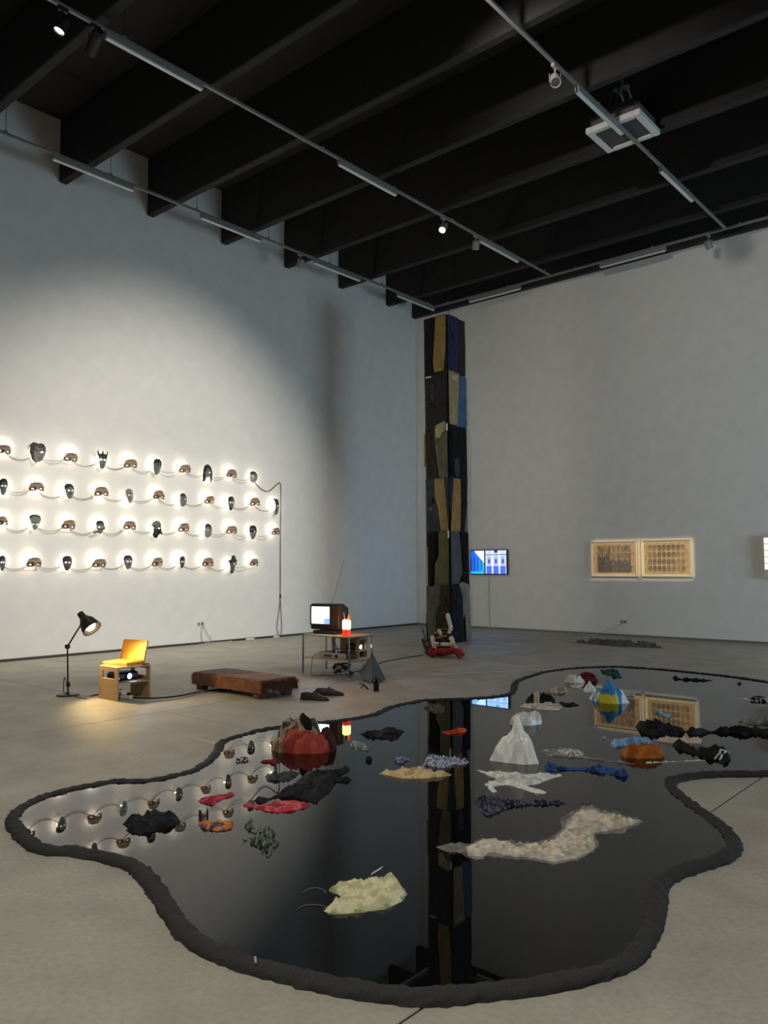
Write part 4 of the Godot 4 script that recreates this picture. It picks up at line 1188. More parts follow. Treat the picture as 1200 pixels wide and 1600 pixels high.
func trouser_column() -> void:
	var o := thing("trouser_tower", "tall square tower covered in hanging trousers before the room corner", "sculpture", COL)
	o.rotation.z = deg_to_rad(0.3)
	var top: float = TIERS[6]
	var core := mat("tower_core", Color(0.09, 0.09, 0.09), 0.9)
	box("core", core, o, Vector3(0, top / 2, 0), Vector3(COL_W - 0.02, top, COL_D - 0.02), 0.01)
	var k := 0
	var cloth := vmat("trouser_cloth", 0.92, 0.3, 1.0, 0.2)
	for p in PANELS:
		k += 1
		var tier: int = p[0]
		var y1: float = TIERS[7 - tier]
		var y0: float = TIERS[6 - tier]
		var across: float = COL_W if p[1] == "z" else COL_D
		var poly := PackedVector2Array()
		for i in range(0, p[3].size(), 2):
			poly.append(Vector2((p[3][i] - 0.5) * across, y1 - p[3][i + 1] * (y1 - y0)))
		var col := lin(hexc(p[2]))
		var lift: float = p[4] if p[4] < 0.019 else p[4] + 0.012
		var kk := k
		var shape := func(q: Vector2, d: float) -> float:
			var e := smoothstep(0.0, 0.05, d)
			var f: float = 1.0 - absf(noise.get_noise_2d(q.x * 9.0 + kk * 3.7, q.y * 2.2 + kk)) * 2.0
			var g2: float = fine.get_noise_2d(q.x * 22.0 + kk, q.y * 14.0)
			var wr: float = maxf(0.0, 1.0 - absf(fine.get_noise_2d(q.x * 14.0 + q.y * 3.0 + kk * 2.0, q.y * 4.0 - q.x * 3.0)) * 2.4)
			return lift * 0.9 + e * (lift * 0.75 + 0.014 * f + 0.009 * wr * wr + 0.003 * g2)
		var paint := func(q: Vector2) -> Color:
			var v: float = 1.0 + 0.3 * noise.get_noise_2d(q.x * 8.0 + kk * 5.0, q.y * 3.0) + 0.16 * fine.get_noise_2d(q.x * 60.0, q.y * 60.0)
			# faded thighs as denim wears
			v += 0.25 * maxf(0.0, noise.get_noise_2d(q.x * 5.0 + kk * 11.0, q.y * 1.6 - 40.0))
			return Color(col.r * v, col.g * v, col.b * v)
		var xf := Transform3D(Basis.IDENTITY, Vector3(0, 0, COL_D / 2)) if p[1] == "z" else Transform3D(Basis(Vector3.UP, PI / 2), Vector3(COL_W / 2, 0, 0))
		var st := surf()
		patch(st, poly, 0.036, shape, paint, false, [], false, xf)
		build(st, "trouser_leg", cloth, o)
	# trousers on the two faces turned away
	for tier in 6:
		for f in 2:
			var w: float = COL_W if f == 0 else COL_D
			for h in 2:
				var poly := PackedVector2Array([Vector2(-w / 2 + h * w / 2, TIERS[tier + 1]), Vector2(-w / 2 + (h + 1) * w / 2, TIERS[tier + 1]), Vector2(-w / 2 + (h + 0.95) * w / 2, TIERS[tier] + 0.01), Vector2(-w / 2 + (h + 0.05) * w / 2, TIERS[tier] + 0.01)])
				var c2 := lin(hexc(["2a2c34", "5a5540", "1a1a1c", "3c4654", "46443c"][(tier * 3 + h + f * 2) % 5]))
				var xf := Transform3D(Basis(Vector3.UP, PI), Vector3(0, 0, -COL_D / 2)) if f == 0 else Transform3D(Basis(Vector3.UP, -PI / 2), Vector3(-COL_W / 2, 0, 0))
				var st := surf()
				patch(st, poly, 0.09, func(q: Vector2, d: float) -> float: return 0.008 + smoothstep(0.0, 0.06, d) * (0.012 + 0.02 * (1.0 - absf(noise.get_noise_2d(q.x * 9.0 + tier, q.y * 2.0 + f * 7.0)) * 2.0)), func(_q: Vector2) -> Color: return c2, false, [], false, xf)
				build(st, "trouser_leg", cloth, o)
	# waistbands that close each tier
	for tier in range(1, 7):
		var y: float = TIERS[tier]
		var wm := mat("waistband_%d" % (tier % 3), [Color(0.1, 0.1, 0.11), Color(0.16, 0.15, 0.13), Color(0.12, 0.13, 0.16)][tier % 3], 0.9)
		box("waistband", wm, o, Vector3(0, y - 0.03, 0), Vector3(COL_W + 0.025, 0.03, COL_D + 0.025), 0.008)
	# pockets sewn on some of the trousers: face, u, height, colour, size
	for a in [["z", 0.62, 3.9, "534f3c", 0.13], ["x", 0.3, 5.0, "8a7c5a", 0.14], ["x", 0.8, 4.7, "3e567c", 0.13], ["z", 0.25, 2.75, "2a3038", 0.12], ["z", 0.8, 1.75, "4c4b34", 0.13], ["x", 0.28, 1.75, "484b4d", 0.13], ["z", 0.3, 0.78, "484a42", 0.13], ["z", 0.74, 0.8, "27241c", 0.12], ["x", 0.3, 0.75, "151821", 0.13], ["x", 0.3, 6.0, "1e2740", 0.13], ["z", 0.2, 4.7, "232226", 0.13]]:
		var wide: float = COL_W if a[0] == "z" else COL_D
		var pb := Basis.IDENTITY if a[0] == "z" else Basis(Vector3.UP, PI / 2)
		var pp: Vector3 = pb * Vector3((a[1] - 0.5) * wide, a[2], (COL_D if a[0] == "z" else COL_W) / 2 + 0.058)
		box("pocket", mat("pocket_" + a[3], hexc(a[3]), 0.92), o, pp, Vector3(a[4], a[4] * 1.15, 0.016), 0.006, pb)
	# white cloth labels at the corners
	for a in [[2.14, -1, 1], [4.23, -1, 1], [2.14, 1, 1], [4.23, 1, 1], [5.28, -0.6, 1]]:
		box("white_tag", mat("tag_cloth", Color(0.85, 0.85, 0.83), 0.8), o, Vector3(a[1] * (COL_W / 2 - 0.01), a[0] - 0.06, COL_D / 2 + 0.03), Vector3(0.03 if absf(a[1]) == 1.0 else 0.14, 0.14 if absf(a[1]) == 1.0 else 0.03, 0.03), 0.004)

# ------------------------------------------------------------------ lamp, small table with projector, wooden laptop
func laptop_corner() -> void:
	# floor standing architect lamp
	var lp := thing("reading_lamp", "dark green jointed reading lamp with lit shade beside plywood table", "lamp", Vector3(-8.80, 0, -4.66))
	var gm := mat("lamp_green", Color(0.13, 0.14, 0.11), 0.45, 0.2)
	lathe("base", gm, lp, [Vector2(0, 0), Vector2(0.125, 0), Vector2(0.128, 0.008), Vector2(0.12, 0.016), Vector2(0.02, 0.022), Vector2(0.014, 0.04), Vector2(0, 0.04)], 28)
	tube("pole", gm, lp, [Vector3(0, 0.02, 0), Vector3(-0.005, 0.13, 0), Vector3(-0.055, 0.545, -0.01)], 0.0095, 8)
	lathe("clutch", gm, lp, [Vector2(0, 0.1), Vector2(0.022, 0.1), Vector2(0.022, 0.15), Vector2(0, 0.15)], 12)
	var j := Vector3(-0.055, 0.55, -0.01)
	lathe("joint", gm, lp, [Vector2(0, -0.025), Vector2(0.026, -0.02), Vector2(0.026, 0.02), Vector2(0, 0.025)], 14, Transform3D(Basis(Vector3.RIGHT, PI / 2), j))
	var e := Vector3(0.255, 0.845, -0.02)
	tube("arm", gm, lp, [j, e], 0.009, 8)
	var d := Vector3(0.68, -0.68, -0.22).normalized()   # where the shade points
	var bas := frame_of(d)
	var top := e + Vector3(0.005, 0.055, 0)
	var sx := Transform3D(Basis(bas.x, d, bas.x.cross(d)), top)
	var shade := lathe("shade", gm, lp, [Vector2(0, -0.06), Vector2(0.036, -0.06), Vector2(0.04, 0.0), Vector2(0.055, 0.03), Vector2(0.085, 0.075), Vector2(0.104, 0.15), Vector2(0.107, 0.19), Vector2(0.101, 0.19), Vector2(0.095, 0.15), Vector2(0.075, 0.08), Vector2(0.0, 0.04)], 28, sx)
	lathe("rim_ring", gm, shade, [Vector2(0.107, 0.185), Vector2(0.111, 0.19), Vector2(0.107, 0.195), Vector2(0.101, 0.19)], 28, sx)
	lathe("bulb", glow("warm_bulb", Color(1, 0.86, 0.62), 14.0), lp, [Vector2(0, 0.07), Vector2(0.03, 0.075), Vector2(0.055, 0.115), Vector2(0.062, 0.15), Vector2(0.045, 0.178), Vector2(0, 0.187)], 18, sx)
	var l := SpotLight3D.new()
	l.name = "reading_lamp_beam"
	l.light_energy = 1.7
	l.light_color = Color(1, 0.84, 0.56)
	l.spot_angle = 54.0
	l.spot_angle_attenuation = 0.6
	l.spot_range = 12.0
	l.spot_attenuation = 2.0
	l.light_size = 0.06
	l.shadow_enabled = true
	lp.add_child(l)
	l.transform = Transform3D(frame_of(-d), top + d * 0.2)
	tube("cord", mat("black_rubber", Color.BLACK), lp, smooth_path([Vector3(0, 0.12, 0.01), Vector3(-0.05, 0.2, 0.02), Vector3(-0.045, 0.06, 0.03), Vector3(0.04, 0.03, 0.05), Vector3(0.2, 0.006, 0.0), Vector3(0.45, 0.006, 0.02)], 6), 0.0045, 6)
	# plywood table: two side panels with windows, top, shelf
	var t := thing("plywood_table", "small plywood side table with cut-out panels holding a projector", "table", Vector3(-8.16, 0, -4.993))
	var ply := tint(mat("plywood", Color(1, 1, 1), 0.6), 3.0, Color(0.60, 0.50, 0.36), Color(0.70, 0.60, 0.45), 0.03, 6)
	var w := 0.385
	var dep := 0.415
	var h := 0.365
	var th := 0.018
	for s in [-1, 1]:
		var z: float = s * (dep / 2 - th / 2)
		var pn := Node3D.new()
		pn.name = "side_panel"
		t.add_child(pn, true)
		box("lower_board", ply, pn, Vector3(0, 0.118, z), Vector3(w, 0.236, th), 0.002)
		box("upper_board", ply, pn, Vector3(0, 0.3325, z), Vector3(w, 0.029, th), 0.002)
		for q in [-1, 1]:
			box("stile", ply, pn, Vector3(q * (w / 2 - 0.034), 0.277, z), Vector3(0.068, 0.082, th), 0.002)
	box("table_top", ply, t, Vector3(0, h - th / 2, 0), Vector3(w, th, dep), 0.003)
	box("shelf", ply, t, Vector3(0, 0.188, 0), Vector3(w - 0.004, 0.016, dep - 2 * th), 0.002)
	# projector on the shelf, looking towards +x
	projector("black projector with bright blue lens inside the plywood table", Vector3(-8.2, 0.196, -4.99), PI / 2, Vector3(0.29, 0.085, 0.2), Color(0.62, 0.78, 1.0), 5.0, true)
	# wooden laptop
	var lt_ := thing("wooden_laptop", "yellow wooden laptop standing open on the plywood table", "laptop", Vector3(-8.235, h, -5.02), "", deg_to_rad(12.0))
	var wood := tint(mat("yellow_wood", Color(1, 1, 1), 0.5), 4.0, Color(0.86, 0.66, 0.22), Color(0.94, 0.75, 0.28), 0.02, 12)
	var wood2 := mat("laptop_edge", Color(0.80, 0.60, 0.27), 0.5)
	var bs := box("base", wood2, lt_, Vector3(0, 0.017, 0), Vector3(0.385, 0.034, 0.27), 0.004)
	for r in 4:
		for c in 11:
			box("key", wood, bs, Vector3(-0.15 + c * 0.03, 0.0365, -0.085 + r * 0.03), Vector3(0.024, 0.007, 0.024), 0.002)
	box("touchpad", wood, bs, Vector3(0, 0.0355, 0.085), Vector3(0.1, 0.004, 0.06), 0.001)
	box("key_tray", wood, bs, Vector3(0, 0.0348, -0.04), Vector3(0.35, 0.002, 0.14))
	var lid := Node3D.new()
	lid.name = "screen_lid"
	lt_.add_child(lid)
	lid.position = Vector3(0, 0.034, -0.13)
	lid.rotation.x = deg_to_rad(-14)
	box("panel", wood, lid, Vector3(0, 0.115, -0.004), Vector3(0.36, 0.21, 0.008))
	for s in [-1, 1]:
		box("border", wood2, lid, Vector3(s * 0.1835, 0.115, 0.002), Vector3(0.018, 0.23, 0.022), 0.003)
		box("border", wood2, lid, Vector3(0, 0.115 + s * 0.107, 0.002), Vector3(0.35, 0.016, 0.022), 0.003)
	box("black_pad", mat("black_rubber", Color.BLACK), null, Vector3(-8.03, h + 0.006, -5.14), Vector3(0.1, 0.01, 0.1), 0.003)
	var pad := get_child(get_child_count() - 1)
	tag(pad, "small flat black pad under the back of the wooden laptop", "pad")
	# power strip and cables on the floor
	var ps := thing("power_strip", "white power strip on the floor inside the plywood table", "power strip", Vector3(-8.1, 0, -4.95), "", 0.4)
	box("casing", mat("white_plastic", Color(0.82, 0.82, 0.8), 0.5), ps, Vector3(0, 0.02, 0), Vector3(0.2, 0.04, 0.06), 0.008)
	for k in 3:
		lathe("socket", mat("socket_grey", Color(0.35, 0.35, 0.35), 0.6), ps, [Vector2(0, 0.0405), Vector2(0.018, 0.0405), Vector2(0.018, 0.036)], 12, Transform3D(Basis.IDENTITY, Vector3(-0.06 + k * 0.06, 0, 0)))
	box("plug", mat("black_rubber", Color.BLACK), ps, Vector3(0.06, 0.055, 0), Vector3(0.035, 0.035, 0.03), 0.006)
	box("plug", mat("white_plastic", Color.WHITE), ps, Vector3(-0.06, 0.055, 0), Vector3(0.035, 0.035, 0.03), 0.006)
	cable("tangled black cable behind the plywood table", [Vector3(-8.3, 0.21, -5.06), Vector3(-8.47, 0.16, -4.95), Vector3(-8.48, 0.03, -4.86), Vector3(-8.43, 0.02, -4.8), Vector3(-8.52, 0.008, -4.78), Vector3(-8.55, 0.01, -4.88), Vector3(-8.4, 0.05, -4.95), Vector3(-8.2, 0.09, -4.98)], 0.005, Color(0.04, 0.04, 0.04))
	cable("white cable lying on the floor right of the plywood table", [Vector3(-8.05, 0.01, -4.95), Vector3(-7.85, 0.006, -4.95), Vector3(-7.7, 0.006, -5.05), Vector3(-7.62, 0.006, -5.25), Vector3(-7.7, 0.006, -5.6), Vector3(-7.85, 0.006, -5.9)], 0.006, Color(0.75, 0.74, 0.7))
	cable("black cable snaking from the plywood table under the bench", [Vector3(-8.05, 0.008, -5.02), Vector3(-7.85, 0.007, -5.15), Vector3(-7.75, 0.007, -5.4), Vector3(-7.8, 0.007, -5.75), Vector3(-7.75, 0.007, -6.1), Vector3(-7.4, 0.007, -6.3)], 0.008, Color(0.04, 0.04, 0.04))

func cable(label: String, pts: Array, r: float, col: Color) -> void:
	var o := tube("cable", mat("cable_" + col.to_html(false), col, 0.6), null, smooth_path(pts, 7), r, 6)
	tag(o, label, "cable")

func projector(label: String, at: Vector3, turn: float, s: Vector3, col: Color, strength: float, status: bool) -> void:
	var p := thing("projector", label, "projector", at, "", turn)
	var blk := mat("projector_black", Color(0.05, 0.05, 0.055), 0.45)
	box("casing", blk, p, Vector3(0, s.y / 2 + 0.008, 0), s, 0.02)
	for k in 4:
		lathe("foot", blk, p, [Vector2(0, 0), Vector2(0.012, 0), Vector2(0.012, 0.012)], 10, Transform3D(Basis.IDENTITY, Vector3((-1 if k % 2 else 1) * s.x * 0.4, 0, (-1 if k < 2 else 1) * s.z * 0.4)))
	var lx := Transform3D(Basis(Vector3.RIGHT, PI / 2), Vector3(0.02, s.y * 0.55, s.z / 2))
	var bar := lathe("lens_barrel", blk, p, [Vector2(0.042, -0.01), Vector2(0.042, 0.014), Vector2(0.034, 0.016), Vector2(0.032, 0.004)], 22, lx)
	lathe("lens", glow("lens_" + col.to_html(false), col, strength), bar, [Vector2(0, 0.016), Vector2(0.018, 0.013), Vector2(0.031, 0.004), Vector2(0, 0.0)], 20, lx)
	if status:
		lathe("status_light", glow("violet_status", Color(0.55, 0.3, 1.0), 3.0), p, [Vector2(0, 0.006), Vector2(0.008, 0.003), Vector2(0.008, 0)], 10, Transform3D(Basis(Vector3.RIGHT, PI / 2), Vector3(-s.x * 0.36, s.y * 0.35, s.z / 2)))
	var l := SpotLight3D.new()
	l.name = "projector_beam"
	l.light_energy = 0.35
	l.light_color = col
	l.spot_angle = 35.0
	l.spot_angle_attenuation = 0.6
	l.spot_range = 30.0
	l.spot_attenuation = 2.0
	l.light_size = 0.03
	l.shadow_enabled = true
	p.add_child(l)
	l.transform = Transform3D(Basis(Vector3.UP, PI) , Vector3(0.02, s.y * 0.55, s.z / 2 + 0.03))

# ------------------------------------------------------------------ bench and shoes
func bench_and_shoes() -> void:
	var b := thing("low_bench", "low wooden bench draped with a worn red brown rug", "bench", Vector3(-7.46, 0, -6.12))
	var wood := tint(mat("bench_wood", Color(1, 1, 1), 0.7), 3.0, Color(0.28, 0.16, 0.09), Color(0.40, 0.24, 0.14), 0.03, 19)
	var w := 1.24
	var d := 0.52
	for sx in [-1, 1]:
		for sz in [-1, 1]:
			box("leg", wood, b, Vector3(sx * (w / 2 - 0.1), 0.06, sz * (d / 2 - 0.06)), Vector3(0.11, 0.12, 0.1), 0.01)
	box("deck", wood, b, Vector3(0, 0.155, 0), Vector3(w - 0.02, 0.06, d - 0.02), 0.01)
	# rug: profile folds over the long edges
	var rugm := vmat("rug_wool", 0.95, 0.2, 1.0, 0.3)
	var st := surf()
	st.set_smooth_group(1)
	var nx := 40
	var prof := []
	for a in [[-1, 0.065], [-1, 0.1], [-1, 0.14], [-1, 0.175], [-0.97, 0.198], [-0.85, 0.205], [-0.6, 0.207], [-0.3, 0.208], [0, 0.208], [0.3, 0.208], [0.6, 0.207], [0.85, 0.205], [0.97, 0.198], [1, 0.175], [1, 0.14], [1, 0.1], [1, 0.065]]:
		prof.append(Vector2(a[0] * (d / 2 + 0.012), a[1]))
	var grid := []
	var cols := []
	for i in nx + 1:
		var row := []
		var crow := []
		var x := -w / 2 - 0.06 + (w + 0.12) * i / nx
		for k in prof.size():
			var p: Vector2 = prof[k]
			var y := p.y
			var over := absf(x) - w / 2
			if over > 0:
				y = minf(y, 0.2 - (over * 1.6 if x > 0 else over * 1.0))
			var n1 := noise.get_noise_2d(x * 6.0, p.x * 6.0 + p.y * 9.0)
			var q := Vector3(clampf(x, -w / 2 - 0.012, w / 2 + 0.016), y + 0.008 * n1 + (0.01 * fine.get_noise_2d(x * 9.0, 3.0) if k == 0 or k == prof.size() - 1 else 0.0), p.x + 0.010 * fine.get_noise_2d(x * 7.0, p.y * 14.0))
			row.append(q)
			var s := float(k) / prof.size()
			var base := Color(0.125, 0.050, 0.032)
			if absf(fmod(x * 5.0 + 20.0, 1.0) - 0.5) < 0.12 and k > 4 and k < 12:
				base = Color(0.075, 0.032, 0.025)
			if k == 5 or k == 11:
				base = Color(0.06, 0.028, 0.022)
			base = base.lerp(Color(0.20, 0.10, 0.055), clampf(0.3 + n1, 0.0, 0.6))
			crow.append(base)
		grid.append(row)
		cols.append(crow)
	for i in nx:
		for k in prof.size() - 1:
			for v in [[i, k], [i + 1, k], [i + 1, k + 1], [i, k], [i + 1, k + 1], [i, k + 1]]:
				st.set_color(cols[v[0]][v[1]])
				st.add_vertex(grid[v[0]][v[1]])
	build(st, "rug", rugm, b)
	# shaggy pile hanging at both ends: too many strands to count
	var fr := surf()
	for e in [-1, 1]:
		for i in 420:
			var z := rng.randf_range(-d / 2, d / 2)
			var x0: float = e * (w / 2 + rng.randf_range(0.0, 0.045))
			var y0 := rng.randf_range(0.12, 0.2)
			var len_ := rng.randf_range(0.06, 0.15) * (1.0 if e > 0 else 0.5)
			var a := Vector3(x0, y0, z)
			var c := a + Vector3(e * rng.randf_range(0.005, 0.04), -len_, rng.randf_range(-0.02, 0.02))
			var side := Vector3(0, 0, 0.004)
			fr.set_color(Color(0.07, 0.035, 0.022) * rng.randf_range(0.7, 1.6))
			tri(fr, a - side, a + side, c)
			tri(fr, a - Vector3(0.004, 0, 0), a + Vector3(0.004, 0, 0), c)
	var pile := build(fr, "pile", rugm, b)
	pile.set_meta("kind", "stuff")
	# two brown shoes
	shoe("dark brown leather shoe, nearer of the pair by the bench", Vector3(-6.40, 0, -6.23), deg_to_rad(112))
	shoe("dark brown leather shoe, farther and more pointed of the pair", Vector3(-6.50, 0, -6.56), deg_to_rad(128))

func shoe(label: String, at: Vector3, turn: float) -> void:
	var s := thing("shoe", label, "shoe", at, "pair of shoes on the floor", turn)
	var lm := mat("shoe_leather", Color(0.14, 0.115, 0.085), 0.5)
	var sole := mat("shoe_sole", Color(0.1, 0.08, 0.06), 0.8)
	# stations along the length: z, half width, height, opening
	var stn := [[-0.145, 0.020, 0.062], [-0.135, 0.030, 0.078], [-0.09, 0.036, 0.085], [-0.03, 0.034, 0.080], [0.02, 0.036, 0.085], [0.06, 0.041, 0.068], [0.10, 0.042, 0.052], [0.14, 0.034, 0.042], [0.17, 0.018, 0.030], [0.182, 0.004, 0.018]]
	var st := surf()
	st.set_smooth_group(1)
	var rings := []
	for q in stn:
		var ring := []
		var open: bool = q[0] < 0.015 and q[0] > -0.14
		for k in 9:
			var a := PI * k / 8.0
			var y: float = 0.012 + (q[2] - 0.012) * pow(sin(a), 0.6)
			if open and k == 4:
				y = 0.035
			ring.append(Vector3(q[1] * signf(cos(a)) * pow(absf(cos(a)), 0.7), y, q[0]))
		rings.append(ring)
	for i in rings.size() - 1:
		for k in 8:
			quad(st, rings[i][k], rings[i][k + 1], rings[i + 1][k + 1], rings[i + 1][k])
	for k in range(1, 8):
		tri(st, rings[0][0], rings[0][k + 1], rings[0][k])
	build(st, "upper", lm, s)
	st = surf()
	var prev := []
	for q in stn:
		prev.append(q)
	for i in prev.size() - 1:
		var a = prev[i]
		var b = prev[i + 1]
		var z: float = (a[0] + b[0]) / 2
		bx(st, Vector3(0, 0.0075 if z > -0.05 else 0.009, z), Vector3(a[1] + b[1] + 0.008, 0.013 if z > -0.05 else 0.017, b[0] - a[0] + 0.001))
	build(st, "sole", sole, s)
	for k in 3:
		tube("lace", sole, s, [Vector3(-0.018, 0.086 - k * 0.006, 0.03 + k * 0.016), Vector3(0, 0.094 - k * 0.009, 0.031 + k * 0.016), Vector3(0.018, 0.086 - k * 0.006, 0.03 + k * 0.016)], 0.003, 5)
	box("tongue", lm, s, Vector3(0, 0.085, 0.012), Vector3(0.034, 0.03, 0.01), 0.004, Basis(Vector3.RIGHT, -0.5))

# ------------------------------------------------------------------ television corner
func tv_corner() -> void:
	var chrome := mat("chrome_tube", Color(0.55, 0.55, 0.54), 0.22, 0.95)
	var board := tint(mat("birch_board", Color(1, 1, 1), 0.55), 3.0, Color(0.74, 0.67, 0.53), Color(0.82, 0.75, 0.61), 0.02, 23)
	var s := thing("television_stand", "chrome tube trolley with two pale boards carrying the television", "stand", Vector3(-7.62, 0, -7.865))
	var w := 0.86
	var d := 0.45
	for sx in [-1, 1]:
		for sz in [-1, 1]:
			tube("leg", chrome, s, [Vector3(sx * w / 2, 0.01, sz * d / 2), Vector3(sx * w / 2, 0.55, sz * d / 2)], 0.0125, 10)
			lathe("foot", mat("white_plastic", Color.WHITE), s, [Vector2(0, 0), Vector2(0.016, 0), Vector2(0.014, 0.014), Vector2(0, 0.014)], 10, Transform3D(Basis.IDENTITY, Vector3(sx * w / 2, 0, sz * d / 2)))
	for y in [0.535, 0.225]:
		for sx in [-1, 1]:
			tube("rail", chrome, s, [Vector3(sx * w / 2, y, -d / 2), Vector3(sx * w / 2, y, d / 2)], 0.009, 8)
	box("top_board", board, s, Vector3(0, 0.541, 0), Vector3(w - 0.03, 0.018, d + 0.012), 0.003)
	box("shelf_board", board, s, Vector3(0, 0.231, 0), Vector3(w - 0.03, 0.018, d + 0.012), 0.003)
	# television set, screen towards +z
	var tv := thing("television", "old black tube television with a glowing white screen", "television", Vector3(-7.755, 0.55, -7.83), "", deg_to_rad(13.0))
	var blk := mat("tv_plastic", Color(0.13, 0.13, 0.125), 0.5)
	box("pedestal", blk, tv, Vector3(0, 0.025, -0.01), Vector3(0.36, 0.05, 0.26), 0.015)
	var case_ := box("front_case", blk, tv, Vector3(0, 0.235, 0.02), Vector3(0.46, 0.345, 0.15), 0.015)
	var st := surf()
	var f := [Vector3(-0.22, 0.08, -0.055), Vector3(0.22, 0.08, -0.055), Vector3(0.22, 0.395, -0.055), Vector3(-0.22, 0.395, -0.055)]
	var r := [Vector3(-0.16, 0.1, -0.27), Vector3(0.16, 0.1, -0.27), Vector3(0.16, 0.34, -0.27), Vector3(-0.16, 0.34, -0.27)]
	st.set_smooth_group(-1)
	for k in 4:
		quad(st, f[k], f[(k + 1) % 4], r[(k + 1) % 4], r[k])
	quad(st, r[0], r[1], r[2], r[3])
	build(st, "rear_case", blk, tv)
	# bezel round the tube
	var cx := -0.062
	var cy := 0.255
	for q in [-1, 1]:
		box("bezel", blk, case_, Vector3(cx + q * 0.156, cy, 0.1), Vector3(0.022, 0.27, 0.02), 0.005)
		box("bezel", blk, case_, Vector3(cx, cy + q * 0.126, 0.1), Vector3(0.31, 0.02, 0.02), 0.005)
	# curved glowing screen
	st = surf()
	st.set_smooth_group(1)
	var n := 10
	for i in n:
		for k in n:
			var v := []
			for a in [[i, k], [i, k + 1], [i + 1, k + 1], [i + 1, k]]:
				var u := Vector2(a[0] * 2.0 / n - 1.0, a[1] * 2.0 / n - 1.0)
				v.append(Vector3(cx + u.x * 0.146, cy + u.y * 0.116, 0.098 + 0.010 * (1.0 - 0.5 * u.length_squared())))
			quad(st, v[0], v[1], v[2], v[3])
	build(st, "screen", glow("tv_screen", Color(0.93, 0.95, 1.0), 1.6), tv)
	box("screen_patch", glow("tv_screen_blue", Color(0.62, 0.82, 1.0), 0.95), tv, Vector3(cx + 0.1, cy - 0.078, 0.103), Vector3(0.085, 0.07, 0.006), 0.002)
	var al := AreaLight3D.new()
	al.name = "television_screen_light"
	al.area_size = Vector2(0.3, 0.23)
	al.light_energy = 0.35
	al.light_color = Color(0.9, 0.94, 1.0)
	al.shadow_enabled = true
	tv.add_child(al)
	al.transform = Transform3D(Basis(Vector3.UP, PI), Vector3(cx, cy, 0.125))
	box("speaker_panel", mat("tv_speaker", Color(0.24, 0.22, 0.19), 0.25, 0.3), tv, Vector3(0.163, 0.255, 0.097), Vector3(0.115, 0.27, 0.008), 0.003)
	box("control_strip", blk, tv, Vector3(0, 0.09, 0.09), Vector3(0.44, 0.035, 0.03), 0.008)
	box("brand_plate", mat("plate_grey", Color(0.4, 0.4, 0.4), 0.4), tv, Vector3(cx, 0.118, 0.097), Vector3(0.04, 0.006, 0.004))
	tube("antenna", mat("antenna_steel", Color(0.5, 0.5, 0.5), 0.35, 0.7), tv, [Vector3(0.02, 0.4, -0.06), Vector3(0.19, 1.0, -0.1)], [0.004, 0.0025], 6)
	# video player slab half under the set
	# flame lamp
	var fl := thing("flame_lamp", "glowing orange glass lamp with a paper flame beside the television", "lamp", Vector3(-7.28, 0.55, -7.69))
	lathe("glass_base", glow("orange_glass", Color(1.0, 0.20, 0.04), 1.3), fl, [Vector2(0, 0.0), Vector2(0.052, 0.0), Vector2(0.056, 0.01), Vector2(0.053, 0.09), Vector2(0, 0.09)], 20)
	lathe("glass_bulb", glow("flame_bulb", Color(1.0, 0.82, 0.55), 5.0), fl, [Vector2(0, 0.091), Vector2(0.053, 0.091), Vector2(0.056, 0.12), Vector2(0.055, 0.2), Vector2(0.045, 0.215), Vector2(0, 0.217)], 20)
	st = surf()
	lt(st, [Vector2(0.0, 0.0), Vector2(0.018, 0.01), Vector2(0.024, 0.03), Vector2(0.017, 0.055), Vector2(0.006, 0.085), Vector2(0, 0.1)], 10, Transform3D(Basis(Vector3.FORWARD, 0.15).scaled(Vector3(1, 1, 0.5)), Vector3(0.033, 0.2, 0)))
	build(st, "flame", glow("paper_flame", Color(1.0, 0.42, 0.08), 1.6), fl)
	tube("straw", mat("straw_grey", Color(0.7, 0.72, 0.75), 0.4), fl, [Vector3(-0.03, 0.2, 0.0), Vector3(-0.05, 0.31, 0.0)], 0.006, 6)
	var ol := OmniLight3D.new()
	ol.name = "flame_lamp_light"
	ol.light_energy = 0.13
	ol.light_color = Color(1.0, 0.45, 0.16)
	ol.omni_range = 10.0
	ol.omni_attenuation = 2.0
	ol.light_size = 0.05
	ol.shadow_enabled = true
	fl.add_child(ol)
	ol.position = Vector3(0, 0.15, 0)
	# amplifier
	var am := thing("amplifier", "silver fronted stereo amplifier with four knobs on the trolley shelf", "amplifier", Vector3(-7.52, 0.24, -7.765))
	box("casing", mat("amp_black", Color(0.05, 0.05, 0.05), 0.5), am, Vector3(0, 0.045, 0.0), Vector3(0.49, 0.075, 0.2), 0.006)
	box("front_plate", mat("amp_silver", Color(0.70, 0.66, 0.54), 0.4), am, Vector3(0, 0.044, 0.1), Vector3(0.5, 0.078, 0.012), 0.004)
	for k in [[-0.12, 0.013], [-0.07, 0.013], [-0.02, 0.013], [0.09, 0.02]]:
		lathe("knob", mat("amp_knob", Color(0.16, 0.15, 0.13), 0.4, 0.3), am, [Vector2(0, 0.022), Vector2(k[1] * 0.9, 0.021), Vector2(k[1], 0.0)], 14, Transform3D(Basis(Vector3.RIGHT, PI / 2), Vector3(k[0], 0.04, 0.105)))
	box("switch", mat("amp_knob", Color.BLACK), am, Vector3(0.2, 0.035, 0.108), Vector3(0.03, 0.006, 0.008), 0.002)
	lathe("status_light", glow("blue_status", Color(0.25, 0.2, 1.0), 4.0), am, [Vector2(0, 0.008), Vector2(0.01, 0.005), Vector2(0.011, 0)], 10, Transform3D(Basis.IDENTITY, Vector3(0.02, 0.083, 0.04)))
